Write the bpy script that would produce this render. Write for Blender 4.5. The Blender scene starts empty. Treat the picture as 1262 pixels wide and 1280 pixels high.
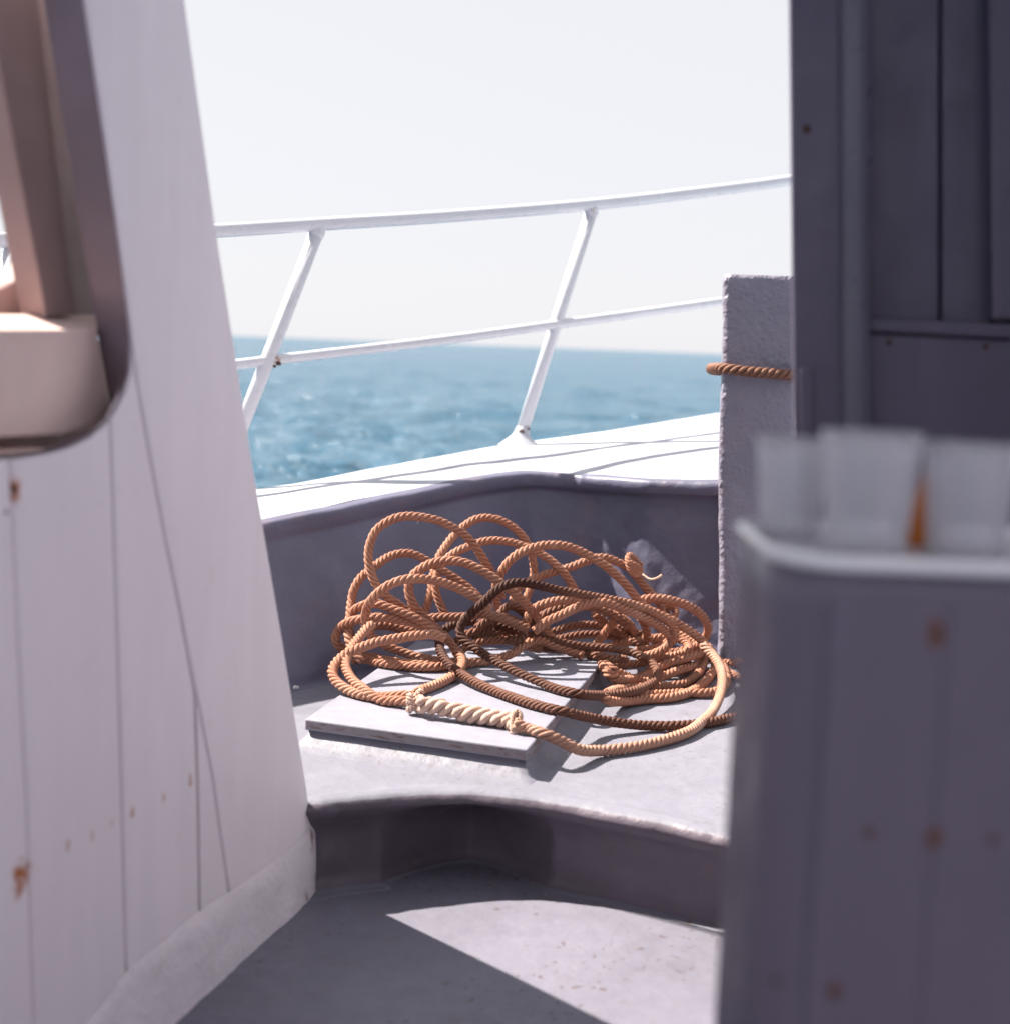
import bpy, bmesh, math, random
import numpy as np
from mathutils import Vector, Matrix, noise as mnoise

random.seed(7); np.random.seed(7)
scene = bpy.context.scene
C = scene.collection

# ------------------------------------------------------------------ camera
W0, H0, FPX = 1262.0, 1280.0, 1800.0
CAM = Vector((0.0, 0.0, 1.10))
PITCH = math.radians(6.58)
ROLL = math.radians(2.16)
FOCUS = 3.6
FSTOP = 2.5
_F = Vector((0, math.cos(PITCH), -math.sin(PITCH)))
_r0 = Vector((1, 0, 0)); _u0 = Vector((0, math.sin(PITCH), math.cos(PITCH)))
_R = _r0*math.cos(ROLL) + _u0*math.sin(ROLL)
_U = -_r0*math.sin(ROLL) + _u0*math.cos(ROLL)
cam_data = bpy.data.cameras.new('camera')
cam = bpy.data.objects.new('camera', cam_data); C.objects.link(cam)
m = Matrix.Identity(4)
for i in range(3):
    m[i][0] = _R[i]; m[i][1] = _U[i]; m[i][2] = -_F[i]; m[i][3] = CAM[i]
cam.matrix_world = m
cam_data.sensor_fit = 'HORIZONTAL'; cam_data.sensor_width = 36.0
cam_data.lens = FPX/W0*36.0
cam_data.clip_start = 0.02; cam_data.clip_end = 30000
cam_data.dof.use_dof = True
cam_data.dof.focus_distance = FOCUS
cam_data.dof.aperture_fstop = FSTOP
scene.camera = cam

# ------------------------------------------------------------------ light
SUN_AB = (0.80, -0.33)              # ground shadow shift per metre of height
_h = math.hypot(*SUN_AB)
SUN_EL = math.atan2(1.0, _h)
SUN_AZ = math.atan2(-SUN_AB[0], -SUN_AB[1])          # clockwise from +Y
world = bpy.data.worlds.new('World'); scene.world = world
world.use_nodes = True
wn = world.node_tree.nodes; wl = world.node_tree.links
bg = wn['Background']; bg.inputs['Strength'].default_value = 0.053
sky = wn.new('ShaderNodeTexSky'); sky.sky_type = 'NISHITA'; sky.sun_disc = False
sky.sun_elevation = SUN_EL; sky.sun_rotation = SUN_AZ
sky.air_density = 1.0; sky.dust_density = 0.6; sky.ozone_density = 2.0; sky.altitude = 0
hs = wn.new('ShaderNodeHueSaturation'); hs.inputs['Saturation'].default_value = 0.55
hz = wn.new('ShaderNodeMix'); hz.data_type = 'RGBA'; hz.inputs[0].default_value = 0.88      # even sea haze over the whole sky
hz.inputs[7].default_value = (5.55, 5.5, 5.75, 1)
wl.new(sky.outputs[0], hs.inputs['Color']); wl.new(hs.outputs[0], hz.inputs[6]); wl.new(hz.outputs[2], bg.inputs['Color'])
sun_d = bpy.data.lights.new('sun', 'SUN'); sun_d.energy = 5.0; sun_d.angle = math.radians(0.55)
sun_d.color = (1.0, 0.91, 0.80)
sun = bpy.data.objects.new('sun', sun_d); C.objects.link(sun)
sun.rotation_euler = Vector((SUN_AB[0], SUN_AB[1], -1.0)).to_track_quat('-Z', 'Y').to_euler()
sun.location = (-3, 3, 6)

vs = scene.view_settings
vs.view_transform = 'Standard'; vs.look = 'None'; vs.gamma = 1.0; vs.use_curve_mapping = False
vs.exposure = 1.62
scene.render.engine = 'CYCLES'
scene.cycles.use_denoising = True
scene.cycles.max_bounces = 6; scene.cycles.diffuse_bounces = 4; scene.cycles.glossy_bounces = 2; scene.cycles.adaptive_threshold = 0.03; scene.cycles.transparent_max_bounces = 16
scene.cycles.caustics_reflective = False; scene.cycles.caustics_refractive = False
scene.cycles.sample_clamp_indirect = 8.0

# ------------------------------------------------------------------ measuring helpers
def ray(px, py):
    return _F + _R*((px - W0/2)/FPX) - _U*((py - H0/2)/FPX)
def atz(px, py, z):
    d = ray(px, py); return CAM + d*((z - CAM.z)/d.z)
def aty(px, py, y):
    d = ray(px, py); return CAM + d*((y - CAM.y)/d.y)
def atplane(px, py, p0, n):
    d = ray(px, py); return CAM + d*((p0 - CAM).dot(n)/d.dot(n))

Z0, Z1 = 0.0, 0.20
KY = 0.957
def atk(px, py, y): return aty(px, py, y*KY)                   # lower deck, foredeck

# ------------------------------------------------------------------ object helpers
def link_child(o, parent):
    if parent is not None:
        o.parent = parent
        loc = Vector((0, 0, 0)); q = parent
        while q is not None:
            loc += q.location; q = q.parent
        o.matrix_parent_inverse = Matrix.Translation(-loc)
def tag(o, label=None, cat=None, group=None, kind=None):
    if label: o['label'] = label
    if cat: o['category'] = cat
    if group: o['group'] = group
    if kind: o['kind'] = kind
    return o
def thing(name, loc, label, cat, group=None):
    o = bpy.data.objects.new(name, None); C.objects.link(o)
    o.location = loc; o.empty_display_size = 0.05
    return tag(o, label, cat, group)
def mk(name, verts, faces, mat, parent=None, smooth=False, uv=None, col=None, fm=None):
    me = bpy.data.meshes.new(name)
    me.from_pydata([tuple(v) for v in verts], [], faces)
    mats = mat if isinstance(mat, (list, tuple)) else [mat]
    for k in mats: me.materials.append(k)
    if fm is not None: me.polygons.foreach_set('material_index', fm)
    if smooth: me.polygons.foreach_set('use_smooth', [True]*len(me.polygons))
    if uv is not None:
        l = me.uv_layers.new(name='UVMap')
        vi = np.empty(len(me.loops), dtype=np.int32); me.loops.foreach_get('vertex_index', vi)
        l.data.foreach_set('uv', np.asarray(uv, dtype=np.float32)[vi].ravel())
    if col is not None:
        a = me.attributes.new('tone', 'FLOAT', 'POINT')
        a.data.foreach_set('value', np.asarray(col, dtype=np.float32))
    me.update()
    o = bpy.data.objects.new(name, me); C.objects.link(o)
    link_child(o, parent)
    return o
def from_bm(name, bm, mat, parent=None, smooth=False):
    bmesh.ops.recalc_face_normals(bm, faces=bm.faces)
    me = bpy.data.meshes.new(name); bm.to_mesh(me); bm.free()
    for k in (mat if isinstance(mat, (list, tuple)) else [mat]): me.materials.append(k)
    if smooth: me.polygons.foreach_set('use_smooth', [True]*len(me.polygons))
    o = bpy.data.objects.new(name, me); C.objects.link(o); link_child(o, parent)
    return o
def prism(name, pts, vec, mat, parent=None, bevel=0.003, segs=2, smooth=False):
    """closed polygon of 3D points swept by vec, edges eased"""
    bm = bmesh.new(); n = len(pts); vec = Vector(vec)
    a = [bm.verts.new(p) for p in pts]; b = [bm.verts.new(Vector(p) + vec) for p in pts]
    bm.faces.new(a); bm.faces.new(b[::-1])
    for i in range(n): bm.faces.new((a[i], b[i], b[(i+1) % n], a[(i+1) % n]))
    bmesh.ops.recalc_face_normals(bm, faces=bm.faces)
    if bevel > 0:
        fe = [e for e in bm.edges if e.verts[0] in a and e.verts[1] in a]
        bmesh.ops.bevel(bm, geom=fe, offset=bevel, segments=segs, affect='EDGES', profile=0.5, clamp_overlap=True)
    return from_bm(name, bm, mat, parent, smooth)
def box(name, lo, hi, mat, parent=None, bevel=0.004):
    bm = bmesh.new(); bmesh.ops.create_cube(bm, size=1.0)
    lo = Vector(lo); hi = Vector(hi)
    for v in bm.verts: v.co = Vector(((v.co[i]+.5)*(hi[i]-lo[i])+lo[i] for i in range(3)))
    if bevel: bmesh.ops.bevel(bm, geom=bm.edges[:], offset=bevel, segments=2, affect='EDGES', profile=.5)
    return from_bm(name, bm, mat, parent)
def catmull(P, sub=8, closed=False):
    P = [np.array(p, dtype=float) for p in P]; n = len(P); out = []
    rng = range(n if closed else n-1)
    for i in rng:
        if closed: p0, p1, p2, p3 = P[(i-1) % n], P[i], P[(i+1) % n], P[(i+2) % n]
        else:
            p1, p2 = P[i], P[i+1]
            p0 = P[i-1] if i > 0 else 2*p1-p2
            p3 = P[i+2] if i+2 < n else 2*p2-p1
        # centripetal, so uneven traced points do not loop over
        t0 = 0.0; t1 = t0+max(np.linalg.norm(p1-p0), 1e-6)**.5
        t2 = t1+max(np.linalg.norm(p2-p1), 1e-6)**.5; t3 = t2+max(np.linalg.norm(p3-p2), 1e-6)**.5
        for k in range(sub):
            t = t1+(t2-t1)*k/sub
            A1 = (t1-t)/(t1-t0)*p0+(t-t0)/(t1-t0)*p1; A2 = (t2-t)/(t2-t1)*p1+(t-t1)/(t2-t1)*p2
            A3 = (t3-t)/(t3-t2)*p2+(t-t2)/(t3-t2)*p3
            B1 = (t2-t)/(t2-t0)*A1+(t-t0)/(t2-t0)*A2; B2 = (t3-t)/(t3-t1)*A2+(t-t1)/(t3-t1)*A3
            out.append((t2-t)/(t2-t1)*B1+(t-t1)/(t2-t1)*B2)
    if not closed: out.append(P[-1])
    return np.array(out)
def resample(p, step):
    d = np.linalg.norm(np.diff(p, axis=0), axis=1); s = np.concatenate([[0], np.cumsum(d)])
    n = max(4, int(s[-1]/step)); t = np.linspace(0, s[-1], n)
    return np.stack([np.interp(t, s, p[:, k]) for k in range(3)], 1), t
def frames(p):
    T = np.gradient(p, axis=0); T /= np.linalg.norm(T, axis=1)[:, None]+1e-12
    N = np.zeros_like(p); a = np.array([0, 0, 1.0]) if abs(T[0][2]) < .9 else np.array([1.0, 0, 0])
    v = np.cross(T[0], a); N[0] = v/np.linalg.norm(v)
    for i in range(1, len(p)):
        v = N[i-1]-T[i]*np.dot(N[i-1], T[i]); N[i] = v/(np.linalg.norm(v)+1e-12)
    return T, N, np.cross(T, N)
def tube(path, rad, sides=8, cap=True, uvs=True):
    """verts, faces, uv of a tube along path (rad scalar or array)"""
    n = len(path); r = np.broadcast_to(np.asarray(rad, float), (n,))
    T, N, B = frames(path)
    ang = np.linspace(0, 2*np.pi, sides, endpoint=False)
    V = path[:, None, :]+r[:, None, None]*(np.cos(ang)[None, :, None]*N[:, None, :]+np.sin(ang)[None, :, None]*B[:, None, :])
    V = V.reshape(-1, 3); F = []
    for i in range(n-1):
        for k in range(sides):
            a = i*sides+k; b = i*sides+(k+1) % sides
            F.append((a, b, b+sides, a+sides))
    if cap:
        F.append(tuple(range(sides-1, -1, -1))); F.append(tuple((n-1)*sides+k for k in range(sides)))
    L = np.concatenate([[0], np.cumsum(np.linalg.norm(np.diff(path, axis=0), axis=1))])
    uv = np.stack([np.tile(ang/(2*np.pi), n), np.repeat(L, sides)], 1)
    return V, F, uv
class Bag:
    def __init__(s): s.V = []; s.F = []; s.U = []; s.C = []; s.n = 0
    def add(s, V, F, U=None, tone=0.0):
        V = np.asarray(V); s.V.append(V); s.F += [tuple(i+s.n for i in f) for f in F]
        s.U.append(np.zeros((len(V), 2)) if U is None else U)
        s.C.append(np.broadcast_to(np.asarray(tone, float), (len(V),)))
        s.n += len(V)
    def build(s, name, mat, parent=None, smooth=True):
        return mk(name, np.concatenate(s.V), s.F, mat, parent, smooth, np.concatenate(s.U), np.concatenate(s.C))
def lathe(profile, center, sides=32, axis=None):
    """profile list of (r,z); returns verts, faces"""
    V = []; F = []
    c = Vector(center)
    q = Vector((0, 0, 1)).rotation_difference(Vector(axis)) if axis is not None else None
    for r, z in profile:
        for k in range(sides):
            a = 2*math.pi*k/sides; v = Vector((r*math.cos(a), r*math.sin(a), z))
            if q: v = q @ v
            V.append(c+v)
    for i in range(len(profile)-1):
        for k in range(sides):
            a = i*sides+k; b = i*sides+(k+1) % sides
            F.append((a, b, b+sides, a+sides))
    return V, F

# ------------------------------------------------------------------ materials
def srgb(r, g, b):
    f = lambda c: (c/255/12.92) if c/255 <= .04045 else ((c/255+.055)/1.055)**2.4
    return (f(r), f(g), f(b), 1)
class NT:
    def __init__(s, name):
        s.m = bpy.data.materials.new(name); s.m.use_nodes = True
        s.n = s.m.node_tree.nodes; s.l = s.m.node_tree.links
        s.b = s.n['Principled BSDF']
    def node(s, t, **kw):
        x = s.n.new(t)
        for k, v in kw.items():
            if k in x.inputs: x.inputs[k].default_value = v
            else: setattr(x, k, v)
        return x
    def link(s, a, b): s.l.new(a, b)
    def coord(s): return s.node('ShaderNodeTexCoord').outputs['Object']
    def noise(s, vec, scale, detail=4, rough=.55, dist=0):
        x = s.node('ShaderNodeTexNoise'); x.inputs['Scale'].default_value = scale
        x.inputs['Detail'].default_value = detail; x.inputs['Roughness'].default_value = rough
        x.inputs['Distortion'].default_value = dist
        s.link(vec, x.inputs['Vector']); return x.outputs['Fac']
    def ramp(s, fac, a, b, ca=0.0, cb=1.0):
        x = s.node('ShaderNodeMapRange'); x.interpolation_type = 'SMOOTHSTEP'
        x.inputs[1].default_value = a; x.inputs[2].default_value = b
        x.inputs[3].default_value = ca; x.inputs[4].default_value = cb
        s.link(fac, x.inputs[0]); return x.outputs[0]
    def math(s, op, a, b=None):
        x = s.node('ShaderNodeMath'); x.operation = op
        for i, v in enumerate((a, b)):
            if v is None: continue
            if isinstance(v, (int, float)): x.inputs[i].default_value = v
            else: s.link(v, x.inputs[i])
        return x.outputs[0]
    def mix(s, fac, a, b):
        x = s.node('ShaderNodeMix'); x.data_type = 'RGBA'
        for i, v in ((0, fac), (6, a), (7, b)):
            if isinstance(v, (int, float)): x.inputs[i].default_value = v
            elif isinstance(v, (tuple, list)): x.inputs[i].default_value = v if len(v) == 4 else (*v, 1)
            else: s.link(v, x.inputs[i])
        return x.outputs[2]
    def scaled(s, vec, sc):
        x = s.node('ShaderNodeMapping'); x.inputs['Scale'].default_value = sc
        s.link(vec, x.inputs['Vector']); return x.outputs[0]
    def bump(s, h, strength, dist, prev=None):
        x = s.node('ShaderNodeBump'); x.inputs['Strength'].default_value = strength
        x.inputs['Distance'].default_value = dist
        s.link(h, x.inputs['Height'])
        if prev is not None: s.link(prev, x.inputs['Normal'])
        return x.outputs[0]

RUST = (0.16, 0.045, 0.015, 1)
def paint(name, base, rough=.5, var=.10, streak=None, bumps=((60, .25, .002),), spots=(), speck=.0, grime=None, warm=None, spec=.35, flecks=None, rust=(RUST, (.42, .13, .03, 1))):
    """brushed marine paint: slow tone drift, fine specks, brush relief, rust stains at given places"""
    t = NT(name); co = t.coord()
    b = base if len(base) == 4 else (*base, 1)
    dk = tuple(c*(1-2.2*var) for c in b[:3])+(1,)
    n1 = t.noise(t.scaled(co, streak) if streak else co, 3.1 if not streak else 2.0, 3, .6, .4)
    c = t.mix(t.ramp(n1, .35, .7), dk, b)
    if warm:
        n4 = t.noise(co, 5.5, 3, .65, .3)
        c = t.mix(t.math('MULTIPLY', t.ramp(n4, .5, .75), .5), c, (*warm, 1))
    if grime:
        n2 = t.noise(co, 14, 4, .7, .5)
        c = t.mix(t.math('MULTIPLY', t.ramp(n2, .56, .78), grime[3]), c, (*grime[:3], 1))
    if speck:
        n3 = t.noise(co, 210, 2, .5)
        c = t.mix(t.math('MULTIPLY', t.ramp(n3, .70, .76), speck), c, (.10, .06, .05, 1))
    if flecks:
        n5 = t.noise(co, flecks[0], 3, .6); n6 = t.noise(co, 3.3, 2, .5)
        c = t.mix(t.math('MULTIPLY', t.math('MULTIPLY', t.ramp(n5, .60, .68), t.ramp(n6, .42, .6)), flecks[1]), c, (*flecks[2], 1))
    if spots:
        wob = t.noise(co, 90, 3, .6)
        tot = None
        for (p, r, amt) in spots:
            v = t.node('ShaderNodeVectorMath'); v.operation = 'SUBTRACT'; v.inputs[1].default_value = tuple(p); t.link(co, v.inputs[0])
            sc = t.node('ShaderNodeVectorMath'); sc.operation = 'MULTIPLY'; sc.inputs[1].default_value = (1, 1, .62); t.link(v.outputs[0], sc.inputs[0])
            ln = t.node('ShaderNodeVectorMath'); ln.operation = 'LENGTH'; t.link(sc.outputs[0], ln.inputs[0])
            d = t.math('ADD', ln.outputs['Value'], t.math('MULTIPLY', t.math('SUBTRACT', wob, .5), r*2.2))
            f = t.ramp(d, r*.25, r*1.15, amt, 0.0)
            tot = f if tot is None else t.math('MAXIMUM', tot, f)
        c = t.mix(tot, c, t.mix(t.noise(co, 150, 2), rust[0], rust[1]))
    t.link(c, t.b.inputs['Base Color'])
    t.b.inputs['Specular IOR Level'].default_value = spec
    rn = t.noise(co, 22, 2, .6)
    t.link(t.ramp(rn, .3, .7, rough-.08, rough+.1), t.b.inputs['Roughness'])
    nrm = None
    for (sc, st, di) in bumps:
        nrm = t.bump(t.noise(co, sc, 2 if sc < 50 else 1, .6), st, di, nrm)
    if nrm is not None: t.link(nrm, t.b.inputs['Normal'])
    return t.m

# left wall plane (needed for stain places)
LB = atz(375, 1130, 0); LD = (atz(210, 1280, 0)-LB).normalized()
LN = Vector((-LD.y, LD.x, 0)).normalized()          # inward, to starboard
LEAN = math.radians(0.3)
LU = (Vector((0, 0, 1))*math.cos(LEAN) - LN*math.sin(LEAN)).normalized()
LNN = LD.cross(LU).normalized()
if LNN.dot(LN) < 0: LNN = -LNN
def L(px, py, off=0.0):
    return atplane(px, py, LB - LNN*off, LNN)
RY = 2.0
YC = 1.05

M = {}
M['deck'] = paint('deck_paint', (.195, .195, .24), .5, .05, bumps=((9, .35, .012), (45, .35, .004), (260, .25, .001)), grime=(.15, .135, .15, .65), speck=.3, flecks=(70, .5, (.10, .07, .06)))
M['lower_deck'] = paint('lower_deck_paint', (.172, .168, .212), .5, .06, bumps=((7, .3, .012), (55, .35, .003), (240, .3, .001)), grime=(.12, .09, .085, .5), speck=.4, flecks=(48, .8, (.075, .04, .03)))
M['riser'] = paint('riser_paint', (.145, .12, .155), .42, .12, bumps=((8, .35, .014), (40, .45, .005), (220, .35, .0012)), grime=(.10, .07, .065, .55), speck=.3)
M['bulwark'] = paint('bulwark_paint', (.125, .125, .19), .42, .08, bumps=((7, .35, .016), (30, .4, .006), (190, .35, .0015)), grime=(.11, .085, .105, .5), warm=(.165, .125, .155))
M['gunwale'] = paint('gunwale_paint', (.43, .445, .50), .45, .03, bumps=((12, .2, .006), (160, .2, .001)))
M['post'] = paint('post_paint', (.215, .205, .265), .42, .06, bumps=((24, .7, .016), (60, .65, .009), (170, .3, .002)), warm=(.225, .185, .225))
M['rail'] = paint('rail_paint', (.60, .61, .66), .32, .03, bumps=((80, .15, .001),), spec=.5, rust=((.20, .06, .02, 1), (.42, .17, .06, 1)), spots=[(atk(348, 452, 4.70), .014, .9), (atk(338, 436, 4.68), .010, .6), (atk(740, 264, 5.50), .013, .75), (atk(655, 541, 5.28), .018, .7), (atk(399, 290, 4.84), .009, .5), (atk(846, 386, 5.75), .008, .5)])
lw_sp = [((20, 612), .008, 1.0), ((25, 1098), .012, 1.0), ((34, 1090), .009, .9), ((85, 1058), .005, .8), ((115, 1046), .004, .5), ((140, 1030), .003, .5), ((166, 1015), .0045, .8), ((204, 998), .004, .55), ((238, 976), .005, .9)]
M['left_wall'] = paint('left_wall_paint', (.89, .81, .85), .5, .02, streak=(6, 6, .8), bumps=((30, .12, .003), (140, .2, .0008)),
                       rust=((.34, .085, .018, 1), (.55, .19, .05, 1)), spots=[(L(*p), r*1.45, a) for p, r, a in lw_sp], speck=.12, grime=(.76, .66, .68, .3))
M['skirt'] = paint('skirting_paint', (.86, .78, .82), .5, .04, bumps=((16, .45, .012), (70, .5, .004)), grime=(.66, .54, .52, .3), speck=.3, rust=((.10, .05, .035, 1), (.24, .12, .08, 1)), spots=[(L(387, 1046), .012, .8), (L(386, 1062), .010, .8), (L(383, 1085), .008, .5), (L(378, 1122), .014, .8), (L(350, 1150), .006, .6), (L(258, 1210), .004, .6)])
M['dark_gap'] = paint('seam_dark', (.06, .04, .045), .8, .1)
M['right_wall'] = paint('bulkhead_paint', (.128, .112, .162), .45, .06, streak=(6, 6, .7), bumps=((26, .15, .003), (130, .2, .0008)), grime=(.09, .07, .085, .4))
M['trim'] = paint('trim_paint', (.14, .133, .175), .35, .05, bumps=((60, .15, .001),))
cb_sp = [((1170, 793), .0085, 1.0), ((1085, 1040), .006, .8), ((1165, 1048), .008, .85), ((970, 1228), .008, .9), ((1040, 1241), .007, .75), ((1240, 1052), .005, .5)]
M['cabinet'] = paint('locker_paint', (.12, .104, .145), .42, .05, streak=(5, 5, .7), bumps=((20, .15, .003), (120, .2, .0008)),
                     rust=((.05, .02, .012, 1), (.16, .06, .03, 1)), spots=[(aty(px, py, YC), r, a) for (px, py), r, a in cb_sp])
M['tray'] = paint('tray_enamel', (.72, .72, .76), .16, .02, bumps=((40, .05, .001),), spec=.5)
M['sill'] = paint('sill_paint', (.82, .62, .57), .5, .06, bumps=((30, .2, .003), (150, .2, .001)), speck=.2, grime=(.66, .51, .47, .4))
M['sill_dark'] = paint('window_post_paint', (.36, .255, .245), .5, .08, bumps=((30, .2, .003), (150, .2, .001)), grime=(.25, .17, .16, .4))
M['frame_dark'] = paint('window_frame_paint', (.20, .155, .185), .4, .1, bumps=((60, .2, .002),))
M['interior'] = paint('interior_paint', (.36, .36, .45), .55, .06)
M['hull'] = paint('hull_paint', (.5, .5, .53), .35, .04)
M['crumb'] = paint('crumb_paint', (.7, .68, .72), .6, .1)
# worn board edge
t = NT('worn_board_edge'); co = t.coord()
f = t.ramp(t.noise(t.scaled(co, (5, 5, 30)), 6, 6, .7, .4), .36, .50)
t.link(t.mix(f, (.13, .075, .055, 1), (.26, .225, .25, 1)), t.b.inputs['Base Color']); t.b.inputs['Roughness'].default_value = .7
t.link(t.bump(t.noise(t.scaled(co, (4, 4, 60)), 25, 4), .5, .004), t.b.inputs['Normal'])
M['edge'] = t.m
M['hatch'] = paint('hatch_paint', (.25, .25, .305), .48, .04, bumps=((14, .25, .006), (90, .3, .002)), grime=(.19, .17, .18, .45), speck=.3)

def rope_mat(name, light, dark, worn):
    t = NT(name); uvn = t.node('ShaderNodeUVMap'); uv = uvn.outputs[0]
    at = t.node('ShaderNodeAttribute'); at.attribute_name = 'tone'; tone = at.outputs['Fac']
    co = t.coord()
    fib = t.noise(t.scaled(uv, (9, 170, 1)), 3.0, 4, .65, .6)
    big = t.noise(co, 9, 4, .6); fine = t.noise(co, 420, 3, .6)
    c = t.mix(t.ramp(fib, .26, .56), dark, light)
    c = t.mix(t.math('MULTIPLY', t.ramp(big, .45, .75), .55), c, worn)
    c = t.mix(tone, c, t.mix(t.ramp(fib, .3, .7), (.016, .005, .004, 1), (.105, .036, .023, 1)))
    t.link(c, t.b.inputs['Base Color']); t.b.inputs['Roughness'].default_value = .62
    t.b.inputs['Specular IOR Level'].default_value = .25
    nr = t.bump(fib, .7, .0016); nr = t.bump(fine, .6, .0012, nr)
    t.link(nr, t.b.inputs['Normal'])
    return t.m
M['rope'] = rope_mat('tan_rope_fibre', (.45, .215, .14, 1), (.13, .036, .02, 1), (.54, .325, .235, 1))
M['rope_pale'] = rope_mat('pale_rope_fibre', (.54, .385, .315, 1), (.30, .13, .08, 1), (.58, .45, .385, 1))
M['rope_mid'] = rope_mat('worn_rope_fibre', (.45, .255, .185, 1), (.19, .072, .045, 1), (.52, .355, .28, 1))
M['rope_ring'] = rope_mat('ring_rope_fibre', (.30, .15, .10, 1), (.09, .034, .02, 1), (.30, .18, .13, 1))

# sea
t = NT('sea_water'); geo = t.node('ShaderNodeNewGeometry'); pos = geo.outputs['Position']
t.b.inputs['Base Color'].default_value = (.022, .09, .15, 1)
t.b.inputs['Roughness'].default_value = .21; t.b.inputs['IOR'].default_value = 1.333
n1 = t.noise(t.scaled(pos, (.8, 1.3, 1)), 1.5, 4, .62, .4)
n2 = t.noise(t.scaled(pos, (.6, 1.3, 1)), .3, 3, .6, .3)
nr = t.bump(n2, .7, 1.1); nr = t.bump(n1, 1.0, .45, nr)
t.link(nr, t.b.inputs['Normal'])
M['sea'] = t.m

def clear_mat(name, col, tr, rough=.12):
    t = NT(name)
    tb = t.node('ShaderNodeBsdfTransparent'); tb.inputs[0].default_value = col
    gl = t.node('ShaderNodeBsdfGlossy'); gl.inputs['Roughness'].default_value = rough; gl.inputs[0].default_value = (.9, .9, .95, 1)
    tl = t.node('ShaderNodeBsdfTranslucent'); tl.inputs[0].default_value = (.92, .91, .95, 1)
    df = t.node('ShaderNodeBsdfDiffuse'); df.inputs[0].default_value = (.92, .91, .95, 1)
    a = t.node('ShaderNodeMixShader'); a.inputs[0].default_value = .45; t.link(tl.outputs[0], a.inputs[1]); t.link(df.outputs[0], a.inputs[2])
    fr = t.node('ShaderNodeFresnel'); fr.inputs[0].default_value = 1.45
    g = t.node('ShaderNodeMixShader'); t.link(fr.outputs[0], g.inputs[0]); t.link(a.outputs[0], g.inputs[1]); t.link(gl.outputs[0], g.inputs[2])
    mx = t.node('ShaderNodeMixShader')
    lw = t.node('ShaderNodeLayerWeight'); lw.inputs[0].default_value = .45
    t.link(t.ramp(lw.outputs['Facing'], 0, 1, 1-tr, min(1, 1-tr+.55)), mx.inputs[0])
    t.link(tb.outputs[0], mx.inputs[1]); t.link(g.outputs[0], mx.inputs[2])
    t.link(mx.outputs[0], t.n['Material Output'].inputs['Surface'])
    return t.m
M['tumbler'] = clear_mat('scuffed_clear_plastic', (.97, .97, .98, 1), .68, .25)
t = NT('amber_glass'); t.b.inputs['Base Color'].default_value = (.62, .17, .012, 1); t.b.inputs['Roughness'].default_value = .12
t.b.inputs['Transmission Weight'].default_value = .55; t.b.inputs['IOR'].default_value = 1.4
M['amber'] = t.m
t = NT('bottle_cap'); t.b.inputs['Base Color'].default_value = (.12, .06, .04, 1); M['cap'] = t.m
t = NT('rusty_screw'); t.b.inputs['Base Color'].default_value = (.07, .03, .018, 1); t.b.inputs['Roughness'].default_value = .8; M['screw'] = t.m
t = NT('old_caulk'); t.b.inputs['Base Color'].default_value = (.14, .09, .08, 1); t.b.inputs['Roughness'].default_value = .9; M['caulk'] = t.m

# ------------------------------------------------------------------ sea
SEA_Z = -0.95
nr_, na_ = 330, 620
rad = np.geomspace(1.0, 12000, nr_)
# finer bearings ahead of the boat
aa = np.linspace(-1, 1, na_); ang = np.pi*(0.16*aa+0.84*aa**5)
RR, AA = np.meshgrid(rad, ang, indexing='ij')
X = RR*np.sin(AA); Y = RR*np.cos(AA); Zs = np.zeros_like(X)
rs = np.random.RandomState(3)
for k in range(46):
    lam = 0.40*1.066**k; th = 2.3+rs.normal(0, .75); ph = rs.uniform(0, 6.28)
    amp = 0.0105*lam**.55
    att = 1/(1+(RR*0.028/lam)**4)
    kx, ky = 2*np.pi/lam*math.sin(th), 2*np.pi/lam*math.cos(th)
    w = np.sin(kx*X+ky*Y+ph+.9*np.sin(.37*kx*Y-.29*ky*X+ph*2))
    Zs += amp*att*(w+.35*(w*w-.5))
V = np.stack([X, Y, Zs+SEA_Z], -1).reshape(-1, 3)
idx = np.arange(nr_*na_).reshape(nr_, na_)
F = np.stack([idx[:-1, :-1], idx[:-1, 1:], idx[1:, 1:], idx[1:, :-1]], -1).reshape(-1, 4)
sea = mk('sea', V, F[:, ::-1].tolist(), M['sea'], None, True); tag(sea, kind='structure', label='blue choppy sea reaching to the horizon')

# ------------------------------------------------------------------ bulwark, gunwale, hull
def nz(p, s, seed=0): return mnoise.noise(Vector((p[0]*s+seed, p[1]*s, p[2]*s)))
foot = [Vector((-2.6, 1.62, Z1)), Vector((-1.6, 2.75, Z1))]
pL = atz(365, 862, Z1); pC = atz(704, 792, Z1); pR = atz(893, 816, Z1)
foot[1] = pL + (pL-pC).normalized()*1.25; foot[0] = pL + (pL-pC).normalized()*3.0
foot += [pL, pL.lerp(pC, .5), pC.lerp(pL, .05), pC.lerp(pR, .07), pC.lerp(pR, .55), pR, pR+(pR-pC)*1.2, pR+(pR-pC)*3.2]
def top_from(px, py, p):            # height read off the photograph above a foot point
    return aty(px, py, p.y).z
flr = [.22, .22, .22, .215, .15, .055, .0, .0, .0, .0]     # how far the top flares outboard of the foot
outL = Vector((pC.y-pL.y, -(pC.x-pL.x), 0)).normalized()*-1
zL = aty(325, 650, pL.y+outL.y*.22+.03).z-.02; zC = aty(690, 590, pC.y+outL.y*.15).z; zR = top_from(900, 600, pR+Vector((0, .03, 0)))
ztop = [zL-.16, zL-.07, zL, (zL+zC)/2, zC, zC, (zC+zR)/2, zR, zR+.01, zR+.02]
lip = [.0, .0, .0, .004, .022, .045, .045, .035, .03, .03]
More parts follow.
